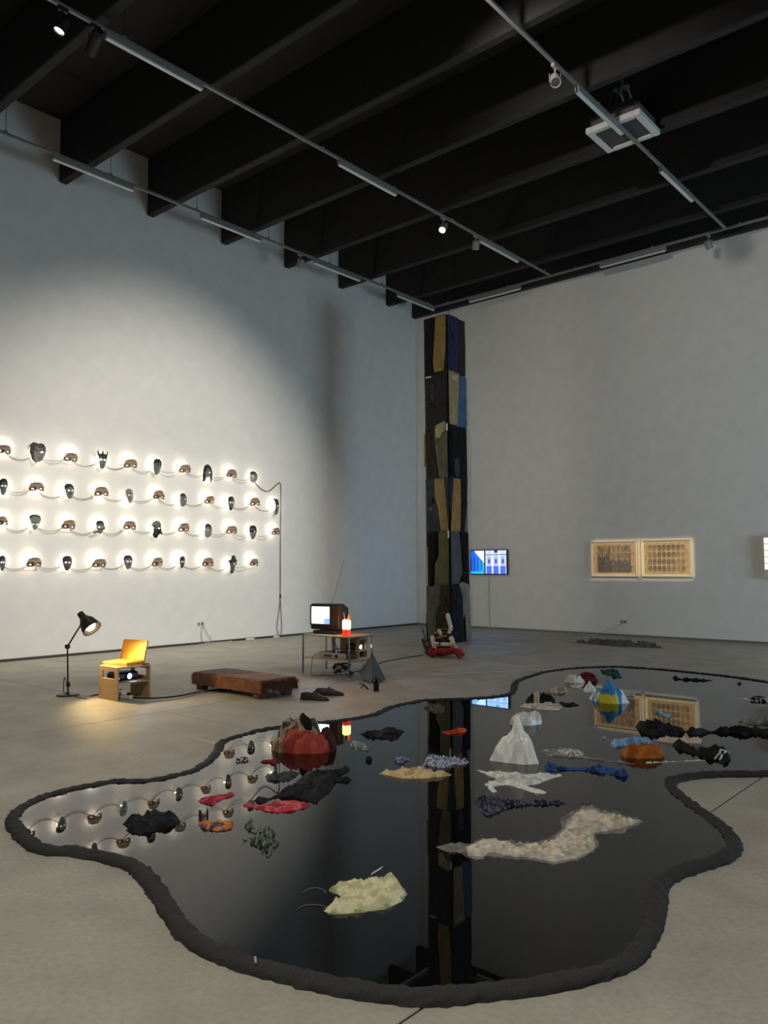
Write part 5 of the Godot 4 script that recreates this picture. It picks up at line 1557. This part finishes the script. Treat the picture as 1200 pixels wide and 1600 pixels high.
	for k in 4:
		box("foot", mat("amp_black", Color.BLACK), am, Vector3((-1 if k % 2 else 1) * 0.2, 0.004, (-1 if k < 2 else 1) * 0.07), Vector3(0.03, 0.009, 0.03), 0.002)
	# plywood box with a second projector, behind the amplifier
	var bxn := thing("projector_box", "open plywood box standing on the trolley shelf behind the amplifier", "box", Vector3(-7.50, 0.24, -7.98))
	var ply: Material = M["plywood"]
	var bw := 0.50
	var bd := 0.16
	box("side_panel", ply, bxn, Vector3(0, 0.13, -bd / 2), Vector3(bw, 0.26, 0.012), 0.002)
	box("bottom", ply, bxn, Vector3(0, 0.007, 0), Vector3(bw, 0.014, bd), 0.002)
	box("top", ply, bxn, Vector3(0, 0.257, 0), Vector3(bw, 0.014, bd), 0.002)
	for q in [-1, 1]:
		box("stile", ply, bxn, Vector3(q * (bw / 2 - 0.03), 0.13, bd / 2), Vector3(0.06, 0.26, 0.012), 0.002)
	box("inner_shelf", ply, bxn, Vector3(0.02, 0.1, 0), Vector3(bw - 0.04, 0.01, bd - 0.014), 0.001)
	projector("small dark projector with white lens in the box on the trolley", Vector3(-7.42, 0.346, -7.98), PI / 2, Vector3(0.13, 0.07, 0.2), Color(0.85, 0.92, 1.0), 5.0, false)
	# cables of the trolley
	cable("black cable hanging between the trolley top and amplifier", [Vector3(-7.55, 0.53, -7.7), Vector3(-7.53, 0.46, -7.68), Vector3(-7.46, 0.42, -7.68), Vector3(-7.45, 0.36, -7.7), Vector3(-7.47, 0.335, -7.72)], 0.005, Color(0.04, 0.04, 0.04))
	cable("thin cable hanging down from the amplifier to the floor", [Vector3(-7.76, 0.3, -7.66), Vector3(-7.83, 0.26, -7.62), Vector3(-7.86, 0.15, -7.62), Vector3(-7.85, 0.02, -7.6), Vector3(-7.8, 0.006, -7.62), Vector3(-7.55, 0.006, -7.75)], 0.004, Color(0.2, 0.19, 0.17))
	cable("black cable hanging down behind the trolley near its corner", [Vector3(-7.25, 0.53, -7.9), Vector3(-7.26, 0.3, -7.95), Vector3(-7.24, 0.1, -7.98), Vector3(-7.3, 0.01, -8.0)], 0.004, Color(0.05, 0.05, 0.05))
	var knot := thing("cable_bundle", "knot of black and white cables with plugs under the trolley", "cables", Vector3(-7.56, 0.0, -7.9))
	for k in 7:
		var pts := []
		var col := Color(0.75, 0.75, 0.73) if k % 2 else Color(0.04, 0.04, 0.04)
		for i in 9:
			var a := i * 0.8 + k * 1.1
			pts.append(Vector3(cos(a) * (0.13 + 0.02 * sin(k * 2.0)) , 0.09 + 0.06 * sin(a * 1.3 + k), sin(a) * 0.08))
		tube("loop", mat("cable_" + col.to_html(false), col, 0.6), knot, smooth_path(pts, 4), 0.011, 6)
	box("adapter", mat("white_plastic", Color.WHITE), knot, Vector3(0.02, 0.04, 0.03), Vector3(0.16, 0.05, 0.07), 0.012)
	box("adapter", mat("black_rubber", Color.BLACK), knot, Vector3(0.13, 0.035, -0.02), Vector3(0.08, 0.05, 0.06), 0.01)
	tube("power_lead", mat("cable_pale", Color(0.7, 0.69, 0.64), 0.6), knot, smooth_path([Vector3(0.0, 0.012, 0.0), Vector3(-0.2, 0.012, 0.1), Vector3(-0.27, 0.012, 0.12), Vector3(-0.22, 0.012, 0.2)], 5), 0.01, 6)
	# sheet metal horn leaning on the trolley
	var hn := thing("metal_horn", "grey blue four sided sheet metal horn beside the trolley", "horn", Vector3(-6.86, 0, -7.74))
	var hm := mat("horn_metal", Color(0.27, 0.32, 0.34), 0.45, 0.35)
	st = surf()
	st.set_smooth_group(-1)
	var apex := [Vector3(-0.07, 0.315, -0.03), Vector3(-0.045, 0.325, -0.03), Vector3(-0.045, 0.325, -0.06), Vector3(-0.07, 0.315, -0.06)]
	var foot := [Vector3(-0.2, 0.085, 0.07), Vector3(0.15, 0.004, 0.19), Vector3(0.13, 0.02, -0.1), Vector3(-0.15, 0.04, -0.14)]
	for k in 4:
		quad(st, foot[k], apex[k], apex[(k + 1) % 4], foot[(k + 1) % 4])
		# returned lip
		var inn := func(v: Vector3) -> Vector3: return v.lerp(Vector3(-0.04, 0.04, 0.0), 0.12)
		quad(st, foot[k], foot[(k + 1) % 4], inn.call(foot[(k + 1) % 4]), inn.call(foot[k]))
	quad(st, apex[0], apex[1], apex[2], apex[3])
	build(st, "flare", hm, hn)
	tube("throat", hm, hn, [Vector3(-0.058, 0.3, -0.045), Vector3(-0.062, 0.35, -0.047)], 0.016, 10)
	box("wooden_block", mat("dark_block", Color(0.17, 0.16, 0.14), 0.8), hn, Vector3(0.15, 0.03, 0.12), Vector3(0.08, 0.06, 0.08), 0.008)
	# black bottle
	var bo := thing("bottle", "small glossy black bottle standing before the metal horn", "bottle", Vector3(-6.28, 0, -7.14))
	lathe("body", mat("black_glass", Color(0.02, 0.02, 0.02), 0.08), bo, [Vector2(0, 0), Vector2(0.032, 0), Vector2(0.034, 0.008), Vector2(0.034, 0.105), Vector2(0.028, 0.125), Vector2(0.015, 0.135), Vector2(0.014, 0.15), Vector2(0, 0.15)], 20)
	lathe("cap", mat("black_rubber", Color.BLACK), bo, [Vector2(0, 0.165), Vector2(0.017, 0.165), Vector2(0.017, 0.148), Vector2(0.014, 0.148)], 16)
	var tw := thing("twig", "small dark forked twig on the floor beside the bottle", "twig", Vector3(-6.52, 0, -7.18))
	var twm := mat("twig_dark", Color(0.06, 0.055, 0.05), 0.9)
	tube("stem", twm, tw, [Vector3(-0.08, 0.055, 0), Vector3(0.0, 0.05, 0.0), Vector3(0.09, 0.012, 0.02)], [0.004, 0.008, 0.012], 6)
	tube("fork", twm, tw, [Vector3(0.02, 0.045, 0.0), Vector3(-0.02, 0.01, 0.03)], [0.008, 0.005], 6)

# ------------------------------------------------------------------ broken chair bound with cloth
func wrapped(called: String, parent: Node, m: Material, a: Vector3, b: Vector3, r: float) -> void:
	var pts := []
	var rad := []
	for i in 15:
		var t := i / 14.0
		pts.append(a.lerp(b, t) + Vector3(0.006 * sin(i * 2.3), 0.006 * cos(i * 1.7), 0.005 * sin(i * 3.1)))
		rad.append(r * (0.82 + 0.22 * absf(sin(i * 1.25))) * (0.7 if i == 0 or i == 14 else 1.0))
	tube(called, m, parent, pts, rad, 9)

func broken_chair() -> void:
	var o := thing("bound_chair", "toppled broken chair bound with white bandage and red cloth", "chair", Vector3(-7.85, 0, -10.62))
	var band := mat("bandage", Color(0.80, 0.78, 0.74), 0.9)
	var wood := mat("chair_wood", Color(0.27, 0.19, 0.12), 0.6)
	var pale := mat("chair_pale_wood", Color(0.52, 0.40, 0.28), 0.7)
	var blk := mat("chair_black", Color(0.045, 0.043, 0.04), 0.6)
	wrapped("bandaged_leg", o, band, Vector3(0.06, 0.69, 0.0), Vector3(0.155, 0.44, 0.03), 0.036)
	wrapped("bandaged_joint", o, band, Vector3(0.155, 0.45, 0.03), Vector3(0.11, 0.385, 0.05), 0.03)
	wrapped("bandaged_joint", o, band, Vector3(-0.07, 0.43, 0.06), Vector3(-0.01, 0.36, 0.08), 0.034)
	wrapped("bandaged_rail", o, band, Vector3(-0.15, 0.33, 0.14), Vector3(-0.03, 0.1, 0.22), 0.036)
	wrapped("bandaged_rail", o, band, Vector3(-0.08, 0.215, 0.2), Vector3(0.04, 0.205, 0.2), 0.034)
	wrapped("bandaged_rail", o, band, Vector3(0.07, 0.215, 0.2), Vector3(0.25, 0.21, 0.14), 0.034)
	wrapped("bandaged_leg", o, band, Vector3(0.20, 0.33, 0.1), Vector3(0.27, 0.22, 0.14), 0.04)
	tube("slat", mat("pale_slat", Color(0.7, 0.7, 0.68), 0.7), o, [Vector3(0.22, 0.33, 0.1), Vector3(0.37, 0.13, 0.16)], 0.014, 8)
	tube("crossbar", wood, o, [Vector3(-0.19, 0.42, 0.0), Vector3(0.12, 0.44, 0.0)], 0.018, 8)
	tube("crossbar", wood, o, [Vector3(-0.17, 0.35, 0.03), Vector3(0.13, 0.385, 0.03)], 0.016, 8)
	tube("peg", pale, o, [Vector3(-0.16, 0.38, 0.05), Vector3(-0.1, 0.36, 0.06)], 0.028, 8)
	tube("peg", wood, o, [Vector3(0.035, 0.21, 0.2), Vector3(0.075, 0.212, 0.2)], 0.026, 8)
	box("seat_rail", pale, o, Vector3(0.0, 0.315, 0.1), Vector3(0.24, 0.035, 0.02), 0.006, Basis(Vector3.BACK, 0.25))
	box("seat", blk, o, Vector3(-0.08, 0.2, -0.02), Vector3(0.42, 0.33, 0.05), 0.015, Basis(Vector3.RIGHT, -0.35) * Basis(Vector3.BACK, 0.2))
	# the padded backrest lies on its side: a five cornered slab
	var st := surf()
	st.set_smooth_group(-1)
	var slab := [Vector2(-0.33, 0.14), Vector2(-0.2, 0.345), Vector2(0.06, 0.28), Vector2(-0.02, 0.005), Vector2(-0.3, 0.005)]
	for k in 5:
		var a := Vector3(slab[k].x, slab[k].y, 0.0)
		var b := Vector3(slab[(k + 1) % 5].x, slab[(k + 1) % 5].y, 0.0)
		quad(st, a + Vector3(0, 0, 0.1), b + Vector3(0, 0, 0.1), b + Vector3(0, 0, -0.1), a + Vector3(0, 0, -0.1))
		for z in [0.1, -0.1]:
			tri(st, Vector3(-0.15, 0.16, z * 1.25), a + Vector3(0, 0, z), b + Vector3(0, 0, z))
	build(st, "backrest", blk, o)
	tube("chair_leg", blk, o, [Vector3(-0.46, 0.25, 0.0), Vector3(-0.33, 0.03, 0.05)], 0.022, 8)
	tube("chair_leg", wood, o, [Vector3(-0.40, 0.21, 0.02), Vector3(-0.19, 0.38, 0.0)], 0.02, 8)
	tube("chair_leg", wood, o, [Vector3(-0.36, 0.12, 0.05), Vector3(-0.2, 0.33, 0.03)], 0.018, 8)
	tube("stick", mat("worn_stick", Color(0.42, 0.28, 0.15), 0.8), o, [Vector3(-0.5, 0.42, -0.05), Vector3(-0.4, 0.25, 0.0)], 0.015, 6)
	box("bracket", pale, o, Vector3(-0.33, 0.1, 0.07), Vector3(0.03, 0.16, 0.03), 0.006, Basis(Vector3.BACK, -0.35))
	var red := mat("red_cloth", Color(0.55, 0.13, 0.12), 0.85)
	var pts := []
	var rad := []
	var ctrl := smooth_path([Vector3(-0.09, 0.12, 0.24), Vector3(-0.03, 0.06, 0.27), Vector3(0.03, 0.1, 0.26), Vector3(0.13, 0.11, 0.24), Vector3(0.24, 0.11, 0.22), Vector3(0.32, 0.13, 0.2), Vector3(0.4, 0.1, 0.18), Vector3(0.46, 0.05, 0.18)], 5)
	for i in ctrl.size():
		pts.append(ctrl[i])
		rad.append(0.048 + 0.014 * sin(i * 1.9) + (0.016 if i < 8 or i > ctrl.size() - 8 else 0.0))
	tube("red_wrapping", red, o, pts, rad, 10)
	tube("red_fold", red, o, [Vector3(-0.13, 0.1, 0.2), Vector3(-0.06, 0.07, 0.25), Vector3(-0.02, 0.045, 0.28)], [0.03, 0.05, 0.045], 9)

# ------------------------------------------------------------------ back wall: monitors, pictures
func screen_image(kind: int) -> ImageTexture:
	var w := 96
	var h := 120
	var im := Image.create(w, h, false, Image.FORMAT_RGB8)
	for y in h:
		for x in w:
			var u := float(x) / w
			var v := float(y) / h
			var c: Color
			if kind == 0:
				# blue street front under a white sky
				var roof := 0.02 + 0.85 * maxf(0.0, u - 0.25)
				if u < 0.25:
					roof = -0.1
				if v < roof * 0.82 and u > 0.3:
					c = Color(0.96, 0.95, 1.0)
				else:
					c = Color(0.05, 0.36, 0.92).lerp(Color(0.1, 0.75, 1.0), clampf(u * 1.1 - 0.2 + 0.3 * noise.get_noise_2d(u * 9.0, v * 9.0), 0.0, 1.0))
					if fmod(u * 4.0, 1.0) < 0.25 and v > 0.3 and v < 0.85:
						c = c.darkened(0.45)
					if v > 0.9:
						c = Color(0.15, 0.75, 1.0)
			else:
				# pale blue gallery front with columns and niches
				c = Color(0.78, 0.84, 1.0)
				var bay := fmod(u * 3.0, 1.0)
				if v > 0.66:
					c = Color(0.28, 0.42, 0.95)
				if bay < 0.12 or bay > 0.88:
					c = Color(0.93, 0.95, 1.0)
				elif v > 0.26 and v < 0.62 and absf(bay - 0.5) < 0.26:
					c = Color(0.62, 0.68, 1.0)
					if Vector2((bay - 0.5) / 0.12, (v - 0.46) / 0.1).length() < 1.0:
						c = Color(0.13, 0.14, 0.5)
				if v > 0.16 and v < 0.2:
					c = Color(0.3, 0.32, 0.75)
				if v < 0.1 and absf(u - 0.5) < 0.08:
					c = Color(0.1, 0.1, 0.4)
				if v > 0.62 and v < 0.64:
					c = Color(0.95, 0.96, 1.0)
			im.set_pixel(x, y, c)
	return ImageTexture.create_from_image(im)

func monitor(label: String, x0: float, x1: float, kind: int) -> void:
	var y0 := 1.27
	var y1 := 1.86
	var o := thing("monitor", label, "monitor", Vector3((x0 + x1) / 2, (y0 + y1) / 2, WALL_Z), "video monitors on the back wall")
	var blk := mat("monitor_black", Color(0.03, 0.03, 0.035), 0.35)
	box("casing", blk, o, Vector3(0, 0, 0.045), Vector3(x1 - x0, y1 - y0, 0.05), 0.004)
	box("wall_mount", blk, o, Vector3(0, 0, 0.012), Vector3(0.2, 0.2, 0.024))
	var qd := QuadMesh.new()
	qd.size = Vector2(x1 - x0 - 0.035, y1 - y0 - 0.045)
	var m := StandardMaterial3D.new()
	m.resource_name = "monitor_screen_%d" % kind
	m.albedo_color = Color(0.01, 0.01, 0.01)
	m.roughness = 0.3
	m.emission_enabled = true
	m.emission_texture = screen_image(kind)
	m.emission = Color(0, 0, 0)
	m.emission_energy_multiplier = 1.15
	qd.material = m
	var s := MeshInstance3D.new()
	s.mesh = qd
	s.name = "screen"
	o.add_child(s)
	s.position = Vector3(0, 0, 0.0715)
	var al := AreaLight3D.new()
	al.name = "monitor_screen_light"
	al.area_size = qd.size
	al.light_energy = 0.25
	al.light_color = Color(0.4, 0.62, 1.0)
	al.shadow_enabled = true
	o.add_child(al)
	al.transform = Transform3D(Basis(Vector3.UP, PI), Vector3(0, 0, 0.08))

func print_image(kind: int) -> ImageTexture:
	var w := 384
	var h := 272
	var im := Image.create(w, h, false, Image.FORMAT_RGB8)
	var paper := Color(0.78, 0.66, 0.45)
	for y in h:
		for x in w:
			var u := float(x) / w
			var v := float(y) / h
			var n := noise.get_noise_2d(x * 0.02, y * 0.02)
			var g := fine.get_noise_2d(x * 0.35, y * 0.35)
			var c := paper.lerp(Color(0.66, 0.54, 0.36), clampf(0.4 + n + 0.2 * g, 0.0, 1.0))
			if kind == 0:
				var inside := u > 0.09 + 0.01 * n and u < 0.91 and v > 0.05 + 0.02 * n and v < 0.95
				if inside:
					var dark := Color(0.24, 0.215, 0.17)
					# hand wiped ink: darker sweep across the lower half and a lighter middle
					var sweep := smoothstep(0.35, 0.75, v - 0.25 * (u - 0.5) + 0.25 * n)
					c = c.lerp(dark, clampf(0.38 + 0.65 * sweep + 0.4 * n + 0.2 * g - 0.3 * exp(-pow(u - 0.6, 2.0) / 0.05 - pow(v - 0.3, 2.0) / 0.05), 0.25, 1.0))
			else:
				if u > 0.08 and u < 0.92 and v > 0.06 and v < 0.94:
					var cx := fmod((u - 0.08) / 0.84 * 8.0, 1.0) - 0.5
					var cy := fmod((v - 0.06) / 0.88 * 4.0, 1.0) - 0.5
					var id := int((u - 0.08) / 0.84 * 8.0) + 8 * int((v - 0.06) / 0.88 * 4.0)
					var r := Vector2(cx / 0.42, cy / 0.42).length()
					var dk := 0.25 + 0.75 * absf(sin(id * 12.9898))
					if r < 1.0 and r > 0.72 - 0.3 * g:
						c = c.lerp(Color(0.12, 0.095, 0.065), 0.9 * dk)
					elif r <= 0.75:
						c = c.lerp(Color(0.2, 0.16, 0.1), 0.7 * dk * (1.0 if cy < -0.05 else 0.7) + 0.35 * g)
						if absf(cy) < 0.06 and absf(absf(cx) - 0.17) < 0.09:
							c = c.lerp(Color(0.1, 0.08, 0.06), 0.7)
					if v < 0.13 and v > 0.1:
						c = c.lerp(Color(0.2, 0.16, 0.1), 0.5)
			im.set_pixel(x, y, c)
	return ImageTexture.create_from_image(im)

func picture(called: String, label: String, x0: float, x1: float, y0: float, y1: float, kind: int) -> void:
	var o := thing(called, label, "picture", Vector3((x0 + x1) / 2, (y0 + y1) / 2, WALL_Z), "framed prints on the back wall")
	var w := x1 - x0
	var h := y1 - y0
	var cream := mat("cream_frame", Color(0.86, 0.82, 0.72), 0.55)
	var fr := Node3D.new()
	fr.name = "frame"
	o.add_child(fr)
	for s in [-1, 1]:
		box("stile", cream, fr, Vector3(s * (w / 2 - 0.014), 0, 0.025), Vector3(0.028, h, 0.05), 0.003)
		box("rail", cream, fr, Vector3(0, s * (h / 2 - 0.014), 0.025), Vector3(w - 0.056, 0.028, 0.05), 0.003)
	box("mount_board", mat("mount_cream", Color(0.88, 0.83, 0.72), 0.9), o, Vector3(0, 0, 0.012), Vector3(w - 0.03, h - 0.03, 0.012))
	var pm := StandardMaterial3D.new()
	pm.resource_name = "print_paper_%d" % kind
	pm.albedo_texture = print_image(kind)
	pm.roughness = 0.85
	var qd := QuadMesh.new()
	qd.size = Vector2(w - 0.12, h - 0.12)
	qd.material = pm
	var pr := MeshInstance3D.new()
	pr.mesh = qd
	pr.name = "print"
	o.add_child(pr)
	pr.position = Vector3(0, 0, 0.0195)
	if kind == 0:
		var rows := ["LOJVSDE", "MPESDGM", "MGJVDMM", "B  SI  U"]
		for r in 4:
			for i in rows[r].length():
				if rows[r][i] == " ":
					continue
				var tm := TextMesh.new()
				var sf := SystemFont.new()
				sf.font_names = PackedStringArray(["Droid Serif"])
				tm.font = sf
				tm.text = rows[r][i]
				tm.font_size = 40
				tm.pixel_size = 0.0034
				tm.depth = 0.001
				tm.material = mat("ink_letter", Color(0.09, 0.08, 0.06), 0.85)
				var ti := MeshInstance3D.new()
				ti.mesh = tm
				ti.name = "letter"
				pr.add_child(ti, true)
				ti.position = Vector3(-0.30 + i * 0.102, 0.195 - r * 0.135, 0.001)
	var gm := mat("picture_glass", Color(1, 1, 1, 0.04), 0.02)
	gm.transparency = BaseMaterial3D.TRANSPARENCY_ALPHA
	box("glass", gm, o, Vector3(0, 0, 0.036), Vector3(w - 0.054, h - 0.054, 0.003))

func back_wall() -> void:
	monitor("wall monitor showing a blue street front beside the tower", -11.02, -10.60, 0)
	monitor("wall monitor showing a pale blue columned facade", -10.597, -9.99, 1)
	cable("white cable dropping from the monitors to the floor", [Vector3(-10.52, 1.28, WALL_Z + 0.02), Vector3(-10.53, 0.7, WALL_Z + 0.015), Vector3(-10.52, 0.08, WALL_Z + 0.015), Vector3(-10.5, 0.01, WALL_Z + 0.05), Vector3(-10.35, 0.008, WALL_Z + 0.08), Vector3(-10.6, 0.008, WALL_Z + 0.1)], 0.008, Color(0.68, 0.67, 0.64))
	picture("lettered_print", "framed dark brown print with rows of large serif letters", -7.9, -6.86, 1.235, 1.995, 0)
	picture("faces_print", "framed tan print with four rows of small face masks", -6.775, -5.735, 1.235, 2.0, 1)
	var sp := box("spacer_block", mat("cream_frame", Color.WHITE), null, Vector3(-6.818, 1.6, WALL_Z + 0.02), Vector3(0.06, 0.82, 0.04), 0.003)
	tag(sp, "narrow cream upright strip between the two framed prints", "strip")
	# third work at the frame edge
	var lb := thing("light_box", "bright white patterned light box at the right frame edge", "light box", Vector3(-3.86, 1.62, WALL_Z + 0.002))
	box("casing", mat("cream_frame", Color.WHITE), lb, Vector3(0, 0, 0.06), Vector3(1.06, 0.78, 0.12), 0.005)
	for i in 7:
		for k in 5:
			box("lit_pane", glow("light_box_pane", Color(1.0, 0.98, 0.9), 1.3), lb, Vector3(-0.44 + i * 0.146, 0.3 - k * 0.12, 0.122), Vector3(0.13, 0.105, 0.006), 0.003)
	var al := AreaLight3D.new()
	al.name = "light_box_light"
	al.area_size = Vector2(1.0, 0.6)
	al.light_energy = 0.5
	al.light_color = Color(1.0, 0.97, 0.9)
	al.shadow_enabled = true
	lb.add_child(al)
	al.transform = Transform3D(Basis(Vector3.UP, PI), Vector3(0, 0.05, 0.14))
	framing_spot(Vector3(-1.0, 7.62, -8.4), [Vector3(-7.90, 1.985, WALL_Z), Vector3(-5.735, 1.985, WALL_Z), Vector3(-5.735, 1.2, WALL_Z), Vector3(-7.90, 1.2, WALL_Z)], 120.0)

	# dark cloth on the floor before the back wall
	var pts := [[-7.45, -14.1], [-7.1, -14.2], [-6.95, -14.38], [-6.75, -14.36], [-6.55, -14.3], [-6.35, -14.4], [-6.1, -14.34], [-5.85, -14.25], [-5.6, -14.12], [-5.65, -14.0], [-5.95, -13.98], [-6.15, -13.92], [-6.45, -13.85], [-6.75, -13.9], [-7.0, -14.0]]
	var poly := PackedVector2Array()
	for p in pts:
		poly.append(Vector2(p[0] + 6.55, p[1] + 14.15))
	var st := surf()
	patch(st, poly, 0.035, func(q: Vector2, d: float) -> float: return 0.004 + smoothstep(0.0, 0.08, d) * (0.015 + 0.085 * maxf(0.0, 1.0 - absf(noise.get_noise_2d(q.x * 3.6, q.y * 3.0)) * 2.4)), func(q: Vector2) -> Color: return Color(0.085, 0.085, 0.08) * (1.0 + 0.5 * noise.get_noise_2d(q.x * 9.0, q.y * 9.0)), true)
	var o := build(st, "dark_cloth", vmat("floor_cloth", 0.7, 0.5), null)
	o.position = Vector3(-6.55, 0, -14.15)
	tag(o, "crumpled dark cloth lying on the floor before the back wall", "cloth")
	outlet("white wall socket with a cable low on the back wall", Vector3(-7.2, 0.3, WALL_Z), 0.0)
	cable("pale cable drooping from the back wall socket to dark cloth", [Vector3(-7.2, 0.29, WALL_Z + 0.03), Vector3(-7.3, 0.2, WALL_Z + 0.06), Vector3(-7.45, 0.1, -15.5), Vector3(-7.6, 0.02, -15.0), Vector3(-7.3, 0.01, -14.35)], 0.006, Color(0.62, 0.61, 0.59))

func outlet(label: String, at: Vector3, turn: float) -> void:
	var o := thing("wall_socket", label, "socket", at, "", turn)
	box("plate", mat("white_plastic", Color.WHITE), o, Vector3(0, 0, 0.005), Vector3(0.16, 0.085, 0.01), 0.002)
	for s in [-1, 1]:
		lathe("recess", mat("socket_grey", Color.GRAY), o, [Vector2(0, 0.0112), Vector2(0.02, 0.0112), Vector2(0.022, 0.0105)], 14, Transform3D(Basis(Vector3.RIGHT, PI / 2), Vector3(s * 0.037, 0, 0)))
	box("plug", mat("socket_grey", Color.GRAY), o, Vector3(0.037, -0.002, 0.03), Vector3(0.032, 0.032, 0.035), 0.006)

func small_details() -> void:
	outlet("white wall socket with plugs low on the masked wall", Vector3(WALL_X, 0.385, -9.37), PI / 2)
	cable("thin white lead dangling from the socket on the masked wall", [Vector3(WALL_X + 0.04, 0.37, -9.4), Vector3(WALL_X + 0.04, 0.15, -9.38), Vector3(WALL_X + 0.05, 0.03, -9.45), Vector3(WALL_X + 0.06, 0.01, -9.7), Vector3(WALL_X + 0.05, 0.01, -10.1)], 0.007, Color(0.72, 0.71, 0.69))
	cable("second white lead looping down from the masked wall socket", [Vector3(WALL_X + 0.045, 0.37, -9.42), Vector3(WALL_X + 0.05, 0.2, -9.5), Vector3(WALL_X + 0.05, 0.1, -9.6), Vector3(WALL_X + 0.05, 0.015, -9.5), Vector3(WALL_X + 0.07, 0.01, -9.3)], 0.006, Color(0.72, 0.71, 0.69))
	cable("black cable running over the floor to the bound chair", [Vector3(-7.6, 0.006, -8.15), Vector3(-7.85, 0.006, -8.8), Vector3(-8.1, 0.006, -9.4), Vector3(-8.17, 0.006, -10.0), Vector3(-8.2, 0.006, -10.5)], 0.007, Color(0.05, 0.05, 0.045))
	for a in [["beside the foot of the supply cable", -11.2, 0.14], ["left of the supply cable foot", -10.5, 0.2]]:
		var b := box("adapter_box", mat("white_plastic", Color.WHITE), null, Vector3(WALL_X + 0.12, 0.02, a[1]), Vector3(0.06, 0.04, a[2]), 0.01)
		tag(b, "small white power adapter on the floor " + a[0], "adapter")
	# strips of pale tape left on the floor
	var tape := mat("pale_tape", Color(0.80, 0.79, 0.75), 0.8)
	var k := 0
	for a in [[-5.45, -4.19, 0.62, 0.0, "by the bend of the rim"], [-4.62, -4.95, 0.3, -0.25, "between the bench and the pool"], [-6.1, -9.6, 2.2, 1.0, "between tower and pool"], [-5.0, -2.9, 0.1, 0.3, "by the narrow pool end"]]:
		var b := box("tape_strip", tape, null, Vector3(a[0], 0.0012, a[1]), Vector3(a[2], 0.002, 0.012), 0.0, Basis(Vector3.UP, a[3]))
		tag(b, "thin pale tape strip on the concrete floor " + a[4], "tape")
		k += 1
	# paper scraps on the floor
	k = 0
	for a in [[-6.85, -7.35, "at the foot of the trolley"], [-6.62, -7.2, "between trolley and bottle"], [-6.15, -7.05, "right of the black bottle"], [-5.85, -6.55, "before the shoes"]]:
		var b := box("paper_scrap", mat("scrap_white", Color(0.78, 0.77, 0.74), 0.8), null, Vector3(a[0], 0.004, a[1]), Vector3(0.028, 0.008, 0.02), 0.003, Basis(Vector3.UP, k * 1.1))
		tag(b, "tiny white paper scrap on the floor " + a[2], "scrap")
		k += 1
	# white chips on the near rim
	var ch := box("plaster_chip", mat("scrap_white", Color.WHITE), null, Vector3(-2.285, 0.052, -1.94), Vector3(0.009, 0.022, 0.006), 0.002, Basis(Vector3.BACK, 0.2))
	tag(ch, "small white plaster chip standing on the near pool rim", "chip")

# profile spotlight on the track outside the view: its shutters frame the two prints
func framing_spot(at: Vector3, target: Array, energy: float) -> void:
	var o := thing("profile_spotlight", "black profile spotlight with framing shutters on the track outside the view", "spotlight", at)
	var blk := mat("profile_black", Color(0.06, 0.06, 0.06), 0.6)
	var mid := Vector3.ZERO
	for c in target:
		mid += c / target.size()
	var d := (mid - at).normalized()
	var b := frame_of(d)
	var reach := 0.5
	var hole := []
	for c in target:
		var r: Vector3 = c - at
		var p: Vector3 = r * (reach / r.dot(d))
		hole.append(p)
	var s := 0.085
	var ring := [d * reach - b.x * s + b.y * s, d * reach + b.x * s + b.y * s, d * reach + b.x * s - b.y * s, d * reach - b.x * s - b.y * s]
	# match each outer corner to the nearest aperture corner
	var order := []
	for q in ring:
		var best = hole[0]
		for h in hole:
			if (h - d * reach).normalized().dot((q - d * reach).normalized()) > (best - d * reach).normalized().dot((q - d * reach).normalized()):
				best = h
		order.append(best)
	for k in 4:
		var st := surf()
		st.set_smooth_group(-1)
		quad(st, ring[k], ring[(k + 1) % 4], order[(k + 1) % 4], order[k])
		build(st, "shutter", blk, o)
	for k in 4:
		var dirs := [b.x, -b.x, b.y, -b.y]
		var side: Vector3 = dirs[k]
		var across: Vector3 = b.y if k < 2 else b.x
		box("barrel_side", blk, o, side * s + d * (reach / 2 - 0.03), Vector3(0.006, s * 2 + 0.006, reach + 0.06), 0.0, Basis(side, d.cross(side), d))
	box("lamp_housing", blk, o, -d * 0.1, Vector3(0.2, 0.2, 0.12), 0.01, b)
	tube("stem", blk, o, [Vector3(0, 0.1, 0), Vector3(0, TRACK_Y - at.y, 0)], 0.015, 8)
	lathe("lamp_bead", glow("profile_lamp", Color(1, 0.86, 0.62), 8.0), o, [Vector2(0, -0.004), Vector2(0.003, 0), Vector2(0, 0.004)], 8, Transform3D(Basis.IDENTITY, -d * 0.012))
	var l := AreaLight3D.new()
	l.name = "profile_lamp_light"
	l.area_size = Vector2(0.005, 0.005)
	l.area_normalize_energy = true
	l.light_energy = energy
	l.light_color = Color(1.0, 0.905, 0.75)
	l.shadow_enabled = true
	o.add_child(l)
	l.transform = Transform3D(frame_of(-d), Vector3.ZERO)
